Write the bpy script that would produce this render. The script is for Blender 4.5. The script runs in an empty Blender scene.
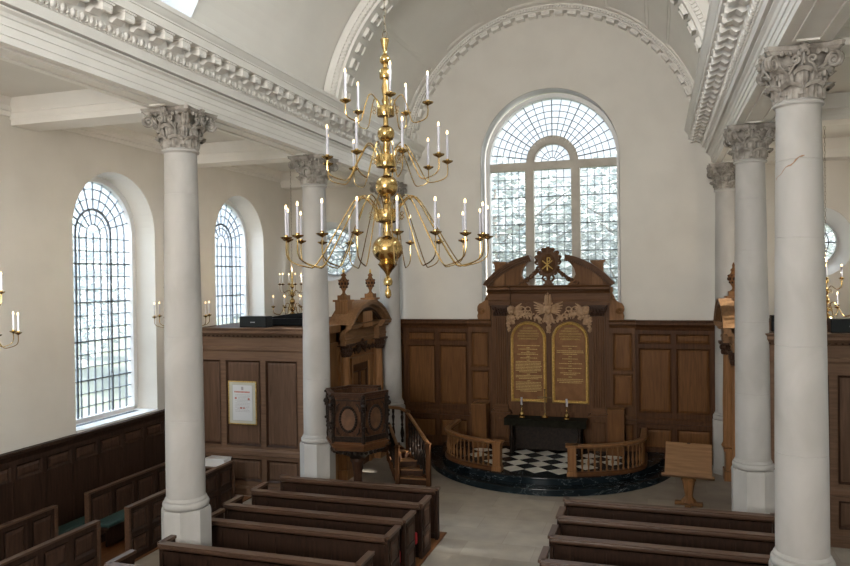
import bpy, math, random
from math import sin, cos, pi, radians, sqrt, atan2
from mathutils import Vector, Matrix
random.seed(7)
SC = bpy.context.scene
COL = SC.collection

# ------------------------------------------------------------------ camera
cd = bpy.data.cameras.new('camera'); cam = bpy.data.objects.new('camera', cd); COL.objects.link(cam)
cd.sensor_width = 36.0; cd.lens = 727.38/850*36; cd.clip_start = .1; cd.clip_end = 300
_f = Vector((-0.30208869, 0.95324824, -0.00775928)); _r = Vector((0.95322454, 0.30197351, -0.0132274)); _u = Vector((0.0102659, 0.01139218, 0.99988241))
cam.matrix_world = Matrix(((_r.x,_u.x,-_f.x,2.9313),(_r.y,_u.y,-_f.y,-17.7416),(_r.z,_u.z,-_f.z,5.2491),(0,0,0,1)))
SC.camera = cam

# ------------------------------------------------------------------ world, sun, exposure
w = bpy.data.worlds.new('sky'); SC.world = w; w.use_nodes = True
nt = w.node_tree; nt.nodes.clear()
wo = nt.nodes.new('ShaderNodeOutputWorld'); bg = nt.nodes.new('ShaderNodeBackground')
tc = nt.nodes.new('ShaderNodeTexCoord'); sp = nt.nodes.new('ShaderNodeSeparateXYZ'); cr = nt.nodes.new('ShaderNodeValToRGB')
nt.links.new(tc.outputs['Generated'], sp.inputs[0]); nt.links.new(sp.outputs['Z'], cr.inputs[0])
cr.color_ramp.elements[0].position = 0; cr.color_ramp.elements[0].color = (.88,.92,.94,1)
cr.color_ramp.elements[1].position = .6; cr.color_ramp.elements[1].color = (.72,.82,.94,1)
nt.links.new(cr.outputs[0], bg.inputs[0]); bg.inputs[1].default_value = .72
nt.links.new(bg.outputs[0], wo.inputs[0])
sd = bpy.data.lights.new('sun','SUN'); sun = bpy.data.objects.new('sun', sd); COL.objects.link(sun)
sd.energy = 15.0; sd.angle = radians(1.2); sd.color = (1,.93,.82)
sun.rotation_euler = Vector((12,.5,6.3)).to_track_quat('Z','Y').to_euler(); sun.location = (20,20,30)

def area(name, loc, target, sx, sy, power, color):
    d = bpy.data.lights.new(name,'AREA'); d.shape = 'RECTANGLE'; d.size = sx; d.size_y = sy; d.energy = power; d.color = color
    o = bpy.data.objects.new(name, d); COL.objects.link(o); o.location = loc
    o.rotation_euler = (Vector(loc)-Vector(target)).to_track_quat('Z','Y').to_euler(); return o
# added fill lamp behind the west opening, aimed up to brighten the vault
area('west_vault_fill', (0,-25.5,6.0), (0,-7,12.5), 5, 6, 1900, (1,.94,.87))
# added lamps strengthening sky light at the side windows, out of view
area('north_sky_boost', (-17,-5,15), (-8,-5,3.5), 9, 22, 6000, (.70,.85,1))
area('south_sky_boost', (17,-5,15), (8,-5,3.5), 9, 22, 6500, (1,.97,.92))
area('north_vault_fill', (-16,-10,11.5), (0,-9,11.3), 16, 3, 1500, (.90,.95,1))  # pair of strip lamps added to brighten the opposite sides of the vault
area('south_vault_fill', (16,-10,11.5), (0,-9,11.3), 16, 3, 1500, (1,.96,.9))
area('east_sky_boost', (2,17,21), (0,3,6), 12, 8, 1500, (.85,.95,1))  # added lamp strengthening sky light at the east window
area('east_jamb_fill', (14,18,13), (-2,3.6,7.5), 7, 7, 3200, (1,.98,.94))  # unseen lamp added to light the left reveal of the east window
def portal(loc, target, sx, sy):
    o = area('window_daylight', loc, target, sx, sy, 10, (1,1,1)); o.data.cycles.is_portal = True
for _y in (-14.7,-9.7,-4.67,.33):
    for _s in (-1,1): portal((_s*9.15,_y,4.95), (0,_y,4.95), 2.7, 5.6)
for _y in (-19.2,-14.2,-9.2):
    for _s in (-1,1): portal((_s*5.2,_y,10.9), (0,_y,10.9), 3.6, 3.0)
portal((0,4.3,7.2), (0,0,7.2), 4.2, 7.0)
portal((6.45,4.3,6.12), (6.45,0,6.12), 2.1, 2.1); portal((-6.45,4.3,6.12), (-6.45,0,6.12), 2.1, 2.1)
SC.view_settings.view_transform = 'Standard'; SC.view_settings.look = 'None'
SC.view_settings.gamma = 1; SC.view_settings.use_curve_mapping = False
SC.view_settings.exposure = 0.88
SC.cycles.use_denoising = True; SC.cycles.max_bounces = 8; SC.cycles.diffuse_bounces = 5; SC.cycles.glossy_bounces = 3
SC.cycles.transmission_bounces = 4; SC.cycles.transparent_max_bounces = 8
SC.cycles.sample_clamp_indirect = 3.0; SC.cycles.caustics_reflective = False; SC.cycles.caustics_refractive = False

# ------------------------------------------------------------------ materials
def newmat(name):
    m = bpy.data.materials.new(name); m.use_nodes = True
    return m, m.node_tree, m.node_tree.nodes['Principled BSDF']
def plain(name, c, rough=.5, metal=0, spec=None):
    m, t, b = newmat(name); b.inputs['Base Color'].default_value = (*c,1); b.inputs['Roughness'].default_value = rough
    b.inputs['Metallic'].default_value = metal
    if spec is not None: b.inputs['Specular IOR Level'].default_value = spec
    return m
def noisy(name, c0, c1, scale=(1,1,1), freq=4, detail=4, rough=.6, lo=.35, hi=.65, dist=0, bump=0, metal=0, extra=None, r2=None):
    m, t, b = newmat(name); n = t.nodes; L = t.links
    tc = n.new('ShaderNodeTexCoord'); mp = n.new('ShaderNodeMapping'); mp.inputs['Scale'].default_value = scale
    nz = n.new('ShaderNodeTexNoise'); nz.inputs['Scale'].default_value = freq; nz.inputs['Detail'].default_value = detail
    nz.inputs['Distortion'].default_value = dist
    L.new(tc.outputs['Object'], mp.inputs[0]); L.new(mp.outputs[0], nz.inputs[0])
    cr = n.new('ShaderNodeValToRGB'); L.new(nz.outputs[0], cr.inputs[0])
    cr.color_ramp.elements[0].position = lo; cr.color_ramp.elements[0].color = (*c0,1)
    cr.color_ramp.elements[1].position = hi; cr.color_ramp.elements[1].color = (*c1,1)
    out = cr.outputs[0]
    if extra:   # thin dark or pale veins / stains: (freq, colour, lo, hi, scale)
        f, c, a, bb, scl = extra
        mp2 = n.new('ShaderNodeMapping'); mp2.inputs['Scale'].default_value = scl; L.new(tc.outputs['Object'], mp2.inputs[0])
        n2 = n.new('ShaderNodeTexNoise'); n2.inputs['Scale'].default_value = f; n2.inputs['Detail'].default_value = 6; n2.inputs['Distortion'].default_value = 1.2
        L.new(mp2.outputs[0], n2.inputs[0])
        sb = n.new('ShaderNodeMath'); sb.operation = 'SUBTRACT'; sb.inputs[1].default_value = .5; L.new(n2.outputs[0], sb.inputs[0])
        ab = n.new('ShaderNodeMath'); ab.operation = 'ABSOLUTE'; L.new(sb.outputs[0], ab.inputs[0])
        mr = n.new('ShaderNodeMapRange'); mr.inputs['From Min'].default_value = a; mr.inputs['From Max'].default_value = bb
        mr.inputs['To Min'].default_value = 1; mr.inputs['To Max'].default_value = 0; L.new(ab.outputs[0], mr.inputs[0])
        mx = n.new('ShaderNodeMix'); mx.data_type = 'RGBA'; L.new(mr.outputs[0], mx.inputs[0]); L.new(out, mx.inputs[6]); mx.inputs[7].default_value = (*c,1)
        out = mx.outputs[2]
    L.new(out, b.inputs['Base Color'])
    b.inputs['Roughness'].default_value = rough; b.inputs['Metallic'].default_value = metal
    if bump:
        bp = n.new('ShaderNodeBump'); bp.inputs['Strength'].default_value = bump; bp.inputs['Distance'].default_value = .01
        L.new(nz.outputs[0], bp.inputs['Height']); L.new(bp.outputs[0], b.inputs['Normal'])
    return m
def wood(name, c0, c1, axis='z', rough=.45, freq=7):
    s = {'z':(3,3,.22),'x':(.22,3,3),'y':(3,.22,3)}[axis]
    m = noisy(name, c0, c1, s, freq, 6, rough, .28, .72, .6, .12); m.node_tree.nodes['Principled BSDF'].inputs['Specular IOR Level'].default_value = .13; return m
PLASTER = noisy('plaster_wall', (.64,.62,.575), (.68,.66,.615), freq=1.2, rough=.85)
VAULT = noisy('plaster_vault', (.79,.77,.73), (.82,.80,.76), freq=1.2, rough=.85)
TRIM = noisy('painted_plaster_trim', (.74,.725,.69), (.78,.765,.73), freq=2, rough=.7)
STONE = noisy('portland_stone', (.345,.335,.315), (.485,.475,.46), (1,1,.5), 1.7, 7, .7, .25, .75, .5, .05)
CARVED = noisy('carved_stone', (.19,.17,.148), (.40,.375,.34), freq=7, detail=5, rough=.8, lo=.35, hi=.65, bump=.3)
WINSTONE = noisy('window_stone', (.44,.41,.36), (.52,.49,.44), freq=3, rough=.8)
WOOD = wood('oak_panelling', (0.048, 0.0205, 0.0085), (0.095, 0.041, 0.017))
WOODX = wood('oak_rail', (0.055, 0.0235, 0.0095), (0.108, 0.047, 0.019), 'x')
WOODL = wood('lighter_oak', (0.14, 0.066, 0.026), (0.24, 0.12, 0.05))
WOODLX = wood('lighter_oak_rail', (0.14, 0.066, 0.026), (0.24, 0.12, 0.05), 'x')
DWOOD = wood('doorcase_oak', (.19,.092,.038), (.32,.165,.072))
DWOODX = wood('desk_oak', (.15,.080,.038), (.25,.140,.068), 'x')
RWOOD = wood('altarpiece_oak', (.072,.033,.0145), (.125,.060,.027))
RWOODX = wood('altarpiece_rail', (.080,.037,.016), (.135,.065,.030), 'x')
FIELD = wood('oak_panel_field', (0.095, 0.042, 0.0145), (0.17, 0.077, 0.027))
PALEF = wood('enclosure_field', (0.088, 0.052, 0.034), (0.14, 0.085, 0.057))
PALE = wood('enclosure_oak', (0.115, 0.07, 0.046), (0.175, 0.108, 0.071))
PALEX = wood('enclosure_oak_rail', (0.115, 0.07, 0.046), (0.175, 0.108, 0.071), 'x')
MOULD = wood('dark_moulding', (0.03, 0.014, 0.008), (0.058, 0.028, 0.016))
PEW = wood('pew_oak', (.018,.0098,.0066), (.044,.0235,.0155), 'z')
PEWX = wood('pew_rail', (.055,.029,.018), (.105,.058,.036), 'x', rough=.33)
PEWY = wood('pew_rail_side', (.055,.029,.018), (.105,.058,.036), 'y', rough=.33)
PEWF = wood('pew_field', (.034,.018,.012), (.070,.038,.025), 'z')
EBONY = noisy('dark_carved_wood', (.008,.0055,.0045), (.024,.015,.0105), freq=18, detail=4, rough=.42, bump=.3)
PULP = noisy('pulpit_veneer', (.030,.015,.009), (.085,.040,.020), (1,1,.5), 9, 5, .35, .35, .65, 1.4)
LIME = noisy('pale_limewood', (.30,.185,.10), (.46,.30,.18), freq=12, rough=.6)
GOLD = noisy('gilding', (.50,.33,.09), (.82,.58,.20), freq=26, rough=.36, metal=.75, bump=.3)
GOLDP = plain('gold_lettering', (.50,.36,.13), .5, .2)
TABLET = noisy('tablet_board', (.16,.074,.028), (.21,.10,.040), freq=6, rough=.5)
BRASS = noisy('polished_brass', (.42,.29,.11), (.52,.36,.15), freq=5, rough=.20, metal=1)
WAX = plain('candle_wax', (.42,.42,.47), .5)
LEAD = plain('lead_cames', (.15,.17,.20), .6)
CUSH = noisy('green_cushion', (.010,.034,.032), (.018,.050,.046), freq=30, rough=.85)
RED = plain('red_kneeler', (.33,.012,.016), .8)
YEL = plain('yellow_kneeler', (.60,.36,.03), .8)
BLACK = plain('black_case', (.008,.010,.012), .45)
GREY = plain('grey_metal', (.12,.14,.16), .5, .3)
WHITEP = plain('white_paint', (.74,.74,.74), .5)
PAPER = plain('white_paper', (.60,.62,.64), .7)
INKR = plain('red_ink', (.45,.10,.07), .7)
INKG = plain('grey_ink', (.32,.32,.34), .7)
CLOTH = noisy('dark_altar_cloth', (.007,.0065,.004), (.014,.013,.008), freq=9, rough=.95)
MARBLE = noisy('black_marble', (.005,.009,.012), (.014,.022,.027), freq=3, detail=6, rough=.22, extra=(1.1,(.30,.34,.36),.0,.0036,(1,1,2.2)))
TILEW = noisy('white_marble_tile', (.52,.50,.45), (.64,.62,.56), freq=3, detail=5, rough=.28, extra=(2.0,(.40,.38,.34),.0,.01,(1,1,1)))
TILEB = noisy('black_marble_tile', (.006,.009,.011), (.020,.026,.030), freq=4, rough=.22)
FLOORW = wood('pew_floor_boards', (0.1020,0.0390,0.0134), (0.1620,0.0676,0.0250), 'y')
GRASS = noisy('grass', (.13,.15,.10), (.20,.22,.15), freq=3, rough=.9)
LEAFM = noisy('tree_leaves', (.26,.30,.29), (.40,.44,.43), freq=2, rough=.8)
BARK = noisy('bark', (.10,.08,.06), (.20,.16,.13), freq=6, rough=.9)
def floor_mat():
    m, t, b = newmat('stone_paving'); n = t.nodes; L = t.links
    tc = n.new('ShaderNodeTexCoord'); br = n.new('ShaderNodeTexBrick'); L.new(tc.outputs['Object'], br.inputs[0])
    br.inputs['Scale'].default_value = 1; br.inputs['Brick Width'].default_value = 1.35; br.inputs['Row Height'].default_value = .75
    br.inputs['Mortar Size'].default_value = .006; br.inputs['Color1'].default_value = (.27,.236,.195,1); br.inputs['Color2'].default_value = (.37,.33,.275,1)
    br.inputs['Mortar'].default_value = (.27,.235,.19,1); br.inputs['Bias'].default_value = 0
    nz = n.new('ShaderNodeTexNoise'); nz.inputs['Scale'].default_value = 2.2; nz.inputs['Detail'].default_value = 6; L.new(tc.outputs['Object'], nz.inputs[0])
    cr = n.new('ShaderNodeValToRGB'); cr.color_ramp.elements[0].position=.3; cr.color_ramp.elements[0].color=(.8,.8,.8,1); cr.color_ramp.elements[1].position=.7; cr.color_ramp.elements[1].color=(1.08,1.07,1.05,1)
    L.new(nz.outputs[0], cr.inputs[0])
    mx = n.new('ShaderNodeMix'); mx.data_type='RGBA'; mx.blend_type='MULTIPLY'; mx.inputs[0].default_value = 1
    L.new(br.outputs[0], mx.inputs[6]); L.new(cr.outputs[0], mx.inputs[7]); L.new(mx.outputs[2], b.inputs['Base Color']); b.inputs['Roughness'].default_value = .42
    return m
PAVING = floor_mat()
def glass_mat(name, tint, haze):
    m = bpy.data.materials.new(name); m.use_nodes = True; t = m.node_tree; n = t.nodes; L = t.links; n.clear()
    o = n.new('ShaderNodeOutputMaterial'); tr = n.new('ShaderNodeBsdfTransparent'); tr.inputs[0].default_value = (*tint,1)
    tl = n.new('ShaderNodeBsdfTranslucent'); tl.inputs[0].default_value = (.9,.95,.97,1)
    gl = n.new('ShaderNodeBsdfGlossy'); gl.inputs['Roughness'].default_value = .25; gl.inputs[0].default_value = (.8,.9,1,1)
    m1 = n.new('ShaderNodeMixShader'); m1.inputs[0].default_value = haze; L.new(tr.outputs[0], m1.inputs[1]); L.new(tl.outputs[0], m1.inputs[2])
    m2 = n.new('ShaderNodeMixShader'); m2.inputs[0].default_value = .008; L.new(m1.outputs[0], m2.inputs[1]); L.new(gl.outputs[0], m2.inputs[2])
    L.new(m2.outputs[0], o.inputs[0]); return m
GLASS = glass_mat('leaded_glass', (.84,.88,.92), .17)
def flame_mat():
    m, t, b = newmat('lit_candle_bulb'); b.inputs['Base Color'].default_value = (1,.8,.5,1)
    b.inputs['Emission Color'].default_value = (1,.66,.30,1); b.inputs['Emission Strength'].default_value = 2.6
    m.cycles.emission_sampling = 'NONE'
    return m
FLAME = flame_mat()
for _m in (PEWX, PEWY, WOODLX):
    _b = _m.node_tree.nodes['Principled BSDF']; _b.inputs['Specular IOR Level'].default_value = .4; _b.inputs['Roughness'].default_value = .32
for _m in (EBONY, CLOTH, TABLET, BLACK, PULP, MARBLE, TILEB, TILEW): _m.node_tree.nodes['Principled BSDF'].inputs['Specular IOR Level'].default_value = .15

# ------------------------------------------------------------------ mesh helper
class MB:
    def __init__(s): s.v=[]; s.f=[]; s.M=Matrix.Identity(4)
    def at(s, loc=(0,0,0), rz=0, rx=0, ry=0, sc=None):
        s.M = Matrix.Translation(loc) @ Matrix.Rotation(rz,4,'Z') @ Matrix.Rotation(ry,4,'Y') @ Matrix.Rotation(rx,4,'X')
        if sc: s.M = s.M @ Matrix.Diagonal((*sc,1))
        return s
    def mat(s, M): s.M = M; return s
    def add(s, vs, fs):
        k = len(s.v); s.v += [tuple(s.M @ Vector(p)) for p in vs]; s.f += [tuple(k+i for i in f) for f in fs]; return s
    def box(s, x0,x1,y0,y1,z0,z1):
        return s.add([(x0,y0,z0),(x1,y0,z0),(x1,y1,z0),(x0,y1,z0),(x0,y0,z1),(x1,y0,z1),(x1,y1,z1),(x0,y1,z1)],
            [(0,3,2,1),(4,5,6,7),(0,1,5,4),(1,2,6,5),(2,3,7,6),(3,0,4,7)])
    def frustum(s, x0,x1,z0,z1,y0, dx, y1):   # raised field on an x-z plane, going to y1, bevel dx
        return s.add([(x0,y0,z0),(x1,y0,z0),(x1,y0,z1),(x0,y0,z1),(x0+dx,y1,z0+dx),(x1-dx,y1,z0+dx),(x1-dx,y1,z1-dx),(x0+dx,y1,z1-dx)],
            [(4,5,6,7),(0,1,5,4),(1,2,6,5),(2,3,7,6),(3,0,4,7)])
    def prism(s, poly, axis, a, b):            # closed polygon, extruded along an axis
        n = len(poly)
        def P(p, t): return {'y':(p[0],t,p[1]),'x':(t,p[0],p[1]),'z':(p[0],p[1],t)}[axis]
        vs = [P(p,a) for p in poly]+[P(p,b) for p in poly]
        return s.add(vs, [tuple(range(n)), tuple(range(2*n-1,n-1,-1))]+[(i,n+i,n+(i+1)%n,(i+1)%n) for i in range(n)])
    def lathe(s, prof, n=24, c=(0,0,0), a0=0, a1=2*pi, caps=True):
        full = abs(a1-a0-2*pi)<1e-6; m = n if full else n+1; vs=[]; fs=[]
        for r,z in prof:
            for i in range(m):
                a = a0+(a1-a0)*i/n; vs.append((c[0]+r*cos(a), c[1]+r*sin(a), c[2]+z))
        for j in range(len(prof)-1):
            for i in range(n):
                i2 = (i+1)%m; fs.append((j*m+i, j*m+i2, (j+1)*m+i2, (j+1)*m+i))
        if caps and full:
            fs.append(tuple(range(m-1,-1,-1))); fs.append(tuple((len(prof)-1)*m+i for i in range(m)))
        return s.add(vs, fs)
    def tube(s, pts, r, n=8, caps=True):
        pts = [Vector(p) for p in pts]; N = len(pts); rs = r if isinstance(r,(list,tuple)) else [r]*N; vs=[]; fs=[]; up=None
        for i,p in enumerate(pts):
            t = (pts[min(i+1,N-1)]-pts[max(i-1,0)]).normalized()
            if up is None: up = Vector((0,0,1)) if abs(t.z)<.9 else Vector((1,0,0))
            x = t.cross(up).normalized(); up = x.cross(t).normalized()
            for k in range(n):
                a = 2*pi*k/n; vs.append(p+(x*cos(a)+up*sin(a))*rs[i])
        for i in range(N-1):
            for k in range(n):
                k2=(k+1)%n; fs.append((i*n+k,i*n+k2,(i+1)*n+k2,(i+1)*n+k))
        if caps: fs.append(tuple(range(n-1,-1,-1))); fs.append(tuple((N-1)*n+k for k in range(n)))
        return s.add(vs, fs)
    def sweep(s, path, prof, closed=False, outward=None):   # path: x-y(-z) points; prof: (offset to the right, z)
        P = [Vector((p[0],p[1],0)) for p in path]; Z=[(p[2] if len(p)>2 else 0) for p in path]; N=len(P); m=len(prof); vs=[]; fs=[]
        for i in range(N):
            a = P[i]-P[i-1] if (i>0 or closed) else P[1]-P[0]; b = P[(i+1)%N]-P[i] if (i<N-1 or closed) else P[i]-P[i-1]
            na = Vector((a.y,-a.x,0)).normalized(); nb = Vector((b.y,-b.x,0)).normalized(); q=(na+nb)
            q = q/max(q.length_squared/2,.3) if q.length>1e-6 else na
            for o,z in prof: vs.append((P[i].x+q.x*o, P[i].y+q.y*o, Z[i]+z))
        for i in range(N if closed else N-1):
            j=(i+1)%N
            for k in range(m):
                k2=(k+1)%m; fs.append((i*m+k,i*m+k2,j*m+k2,j*m+k))
        if not closed: fs.append(tuple(range(m-1,-1,-1))); fs.append(tuple((N-1)*m+k for k in range(m)))
        return s.add(vs, fs)
    def arc(s, c, r0, r1, a0, a1, y0, y1, n=16):   # ring band in the x-z plane, thickness y0..y1, c=(x,z)
        vs=[]; fs=[]
        for i in range(n+1):
            a=a0+(a1-a0)*i/n; ca,sa=cos(a),sin(a)
            for r,y in ((r0,y0),(r1,y0),(r1,y1),(r0,y1)): vs.append((c[0]+r*ca,y,c[1]+r*sa))
        for i in range(n):
            for k in range(4):
                k2=(k+1)%4; fs.append((i*4+k,i*4+k2,(i+1)*4+k2,(i+1)*4+k))
        fs.append((3,2,1,0)); fs.append((n*4,n*4+1,n*4+2,n*4+3))
        return s.add(vs,fs)
    def ball(s, c, r, n=10, m=7, sc=(1,1,1)):
        vs=[(c[0],c[1],c[2]-r*sc[2])]; fs=[]
        for j in range(1,m):
            t=-pi/2+pi*j/m
            for i in range(n):
                a=2*pi*i/n; vs.append((c[0]+r*sc[0]*cos(t)*cos(a), c[1]+r*sc[1]*cos(t)*sin(a), c[2]+r*sc[2]*sin(t)))
        vs.append((c[0],c[1],c[2]+r*sc[2])); T=len(vs)-1
        for i in range(n):
            i2=(i+1)%n; fs.append((0,1+i2,1+i)); fs.append((T,1+(m-2)*n+i,1+(m-2)*n+i2))
            for j in range(m-2): fs.append((1+j*n+i,1+j*n+i2,1+(j+1)*n+i2,1+(j+1)*n+i))
        return s.add(vs,fs)
    def grid(s, P, nu, nv, thick=None):   # P(u,v)->point
        vs=[P(i/nu,j/nv) for j in range(nv+1) for i in range(nu+1)]
        return s.add(vs,[(j*(nu+1)+i,j*(nu+1)+i+1,(j+1)*(nu+1)+i+1,(j+1)*(nu+1)+i) for j in range(nv) for i in range(nu)])
    def build(s, name, mat, parent=None, smooth=True, angle=35, world=False, bevel=0):
        me = bpy.data.meshes.new(name)
        vs = s.v
        if world and parent is not None:
            q = parent; inv = Matrix.Identity(4)
            chain=[]
            while q is not None: chain.append(q); q=q.parent
            M = Matrix.Identity(4)
            for q in reversed(chain): M = M @ q.matrix_basis
            inv = M.inverted(); vs=[tuple(inv@Vector(p)) for p in vs]
        me.from_pydata(vs,[],s.f); me.materials.append(mat)
        import bmesh
        bm=bmesh.new(); bm.from_mesh(me); bmesh.ops.recalc_face_normals(bm, faces=bm.faces); bm.to_mesh(me); bm.free()
        if smooth:
            for p in me.polygons: p.use_smooth=True
            me.set_sharp_from_angle(angle=radians(angle))
        o = bpy.data.objects.new(name, me); COL.objects.link(o)
        if parent is not None: o.parent = parent
        if bevel:
            b=o.modifiers.new('bevel','BEVEL'); b.width=bevel; b.segments=2; b.limit_method='ANGLE'
        return o
class Multi:
    """several separate meshes of one kind, each built as a part of its own"""
    def __init__(s): s.L=[]
    def new(s): s.L.append(MB()); return s.L[-1]
    @property
    def v(s): return [p for m in s.L for p in m.v]
    @v.setter
    def v(s, vs):
        k=0
        for m in s.L: n=len(m.v); m.v=list(vs[k:k+n]); k+=n
    def build(s, name, mat, parent=None, **k): return [m.build(name, mat, parent, **k) for m in s.L]
def tag(o, label=None, cat=None, group=None, kind=None):
    if label: o['label']=label
    if cat: o['category']=cat
    if group: o['group']=group
    if kind: o['kind']=kind
    return o
def thing(name, label, cat, loc=(0,0,0), rz=0, group=None):
    o = bpy.data.objects.new(name, None); COL.objects.link(o); o.location=loc; o.rotation_euler=(0,0,rz); o.empty_display_size=.2
    return tag(o, label, cat, group)
def kids(o): return list(o.children)
def copy_tree(o, parent=None, loc=None, rz=None, label=None, group=None):
    c=o.copy(); COL.objects.link(c); c.parent=parent
    if loc is not None: c.location=loc
    if rz is not None: c.rotation_euler=(0,0,rz)
    if label: c['label']=label
    if group: c['group']=group
    for ch in kids(o): copy_tree(ch, c)
    return c
def struct(o): o['kind']='structure'; return o
def holed_wall(name, outer, holes, place, t, mat):
    """wall from a 2-D outline with holes, extruded by t; place(u,v,d)->xyz"""
    import bmesh
    bm=bmesh.new(); edges=[]
    for ring in [outer]+holes:
        vs=[bm.verts.new((p[0],p[1],0)) for p in ring]
        for i in range(len(vs)): edges.append(bm.edges.new((vs[i],vs[(i+1)%len(vs)])))
    bmesh.ops.triangle_fill(bm, use_beauty=True, use_dissolve=False, edges=edges)
    r=bmesh.ops.extrude_face_region(bm, geom=list(bm.faces))
    for e in r['geom']:
        if isinstance(e,bmesh.types.BMVert): e.co.z=t
    for v in bm.verts: v.co=Vector(place(v.co.x,v.co.y,v.co.z))
    bmesh.ops.recalc_face_normals(bm, faces=bm.faces)
    me=bpy.data.meshes.new(name); bm.to_mesh(me); bm.free(); me.materials.append(mat)
    o=bpy.data.objects.new(name,me); COL.objects.link(o); return struct(o)
def arch_ring(cu, half, z0, zs, n=20):
    return [(cu-half,z0),(cu+half,z0)]+[(cu+half*cos(pi*i/n),zs+half*sin(pi*i/n)) for i in range(n+1)]
def circ(cu,cz,r,n=28,sx=1): return [(cu+r*sx*cos(2*pi*i/n),cz+r*sin(2*pi*i/n)) for i in range(n)]
# ================================================================== STRUCTURE
EW=3.45; WX=8.35; YW=-24.0
# floor, with openings for nothing: one paved slab; boards under the pews
fl=struct(MB().box(-WX,WX,YW,EW,-.3,0).build('floor',PAVING,smooth=False))
for i,(x0,x1,y0,y1) in enumerate([(-4.95,-1.2,-16,-3.45),(1.2,4.95,-16,-3.45),(-WX,-6.4,-16,-2.35),(6.4,WX,-16,-2.35)]):
    struct(MB().box(x0,x1,y0,y1,0,.02).build('trim_%d'%(30+i),FLOORW,smooth=False))
# side walls with arched windows
WYS=[.48,-4.53,-9.5,-14.6]; WH=1.27; WZ0=2.2; WZS=6.37; WD=.72
for s,side in ((-1,'left'),(1,'right')):
    holes=[arch_ring(y,WH,WZ0,WZS,28) for y in WYS]
    holed_wall('wall_'+side,[(YW,0),(EW,0),(EW,9.2),(YW,9.2)],holes,lambda u,v,d,s=s:(s*(WX+d),u,v),WD+.1,PLASTER)
# end wall with the great window and two oval windows
holed_wall('wall_east',[(-WX-.8,0),(WX+.8,0),(WX+.8,8.75),(5.2,8.75),(5.2,13.6),(-5.2,13.6),(-5.2,8.75),(-WX-.8,8.75)],
    [arch_ring(0,2.0,4.0,8.68,40),circ(-6.98,6.12,.94),circ(6.90,6.04,.94)],lambda u,v,d:(u,EW+d,v),.8,PLASTER)
holed_wall('wall_west',[(-WX-.8,0),(WX+.8,0),(WX+.8,8.75),(5.2,8.75),(5.2,13.6),(-5.2,13.6),(-5.2,8.75),(-WX-.8,8.75)],
    [arch_ring(0,2.5,5.0,9.0,30)],lambda u,v,d:(u,YW-d,v),.4,PLASTER)
# aisle ceilings and beams, crown bands
AZ=8.60
for s,side in ((-1,'left'),(1,'right')):
    struct(MB().box(min(s*4.9,s*(WX+.1)),max(s*4.9,s*(WX+.1)),YW,EW,AZ,AZ+.2).build('ceiling' if s<0 else 'ceiling.001',PLASTER,smooth=False))
COLY=[2.913,-2.144,-7.20,-12.26,-17.3]
def crown(bm, s, y0, y1):
    pr=[(s*(WX+.05),8.30),(s*(WX-.04),8.30),(s*(WX-.05),8.38),(s*(WX-.09),8.39),(s*(WX-.10),8.47),(s*(WX-.2),8.55),(s*(WX-.22),8.62),(s*(WX+.05),8.62)]
    bm.prism(pr,'y',y0,y1)
def beam(bm,s,y):
    x0,x1=sorted((s*4.95,s*(WX-.01)))
    pr=[(y-.30,8.14),(y+.30,8.14),(y+.30,8.24),(y+.32,8.24),(y+.32,8.36),(y+.34,8.37),(y+.36,8.44),(y+.46,8.54),(y+.48,8.62),
        (y-.48,8.62),(y-.46,8.54),(y-.36,8.44),(y-.34,8.37),(y-.32,8.36),(y-.32,8.24),(y-.30,8.24)]
    bm.prism(pr,'x',x0,x1)
tn=1
for s in (-1,1):
    b=MB()
    for i in range(4): crown(b,s,COLY[i+1]+.5,COLY[i]-.02)
    crown(b,s,YW,COLY[4]-.02)
    struct(b.build('trim_%d'%tn,TRIM)); tn+=1
    for y in COLY:
        b=MB(); beam(b,s,y+.24); struct(b.build('trim_%d'%tn,TRIM)); tn+=1
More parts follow.
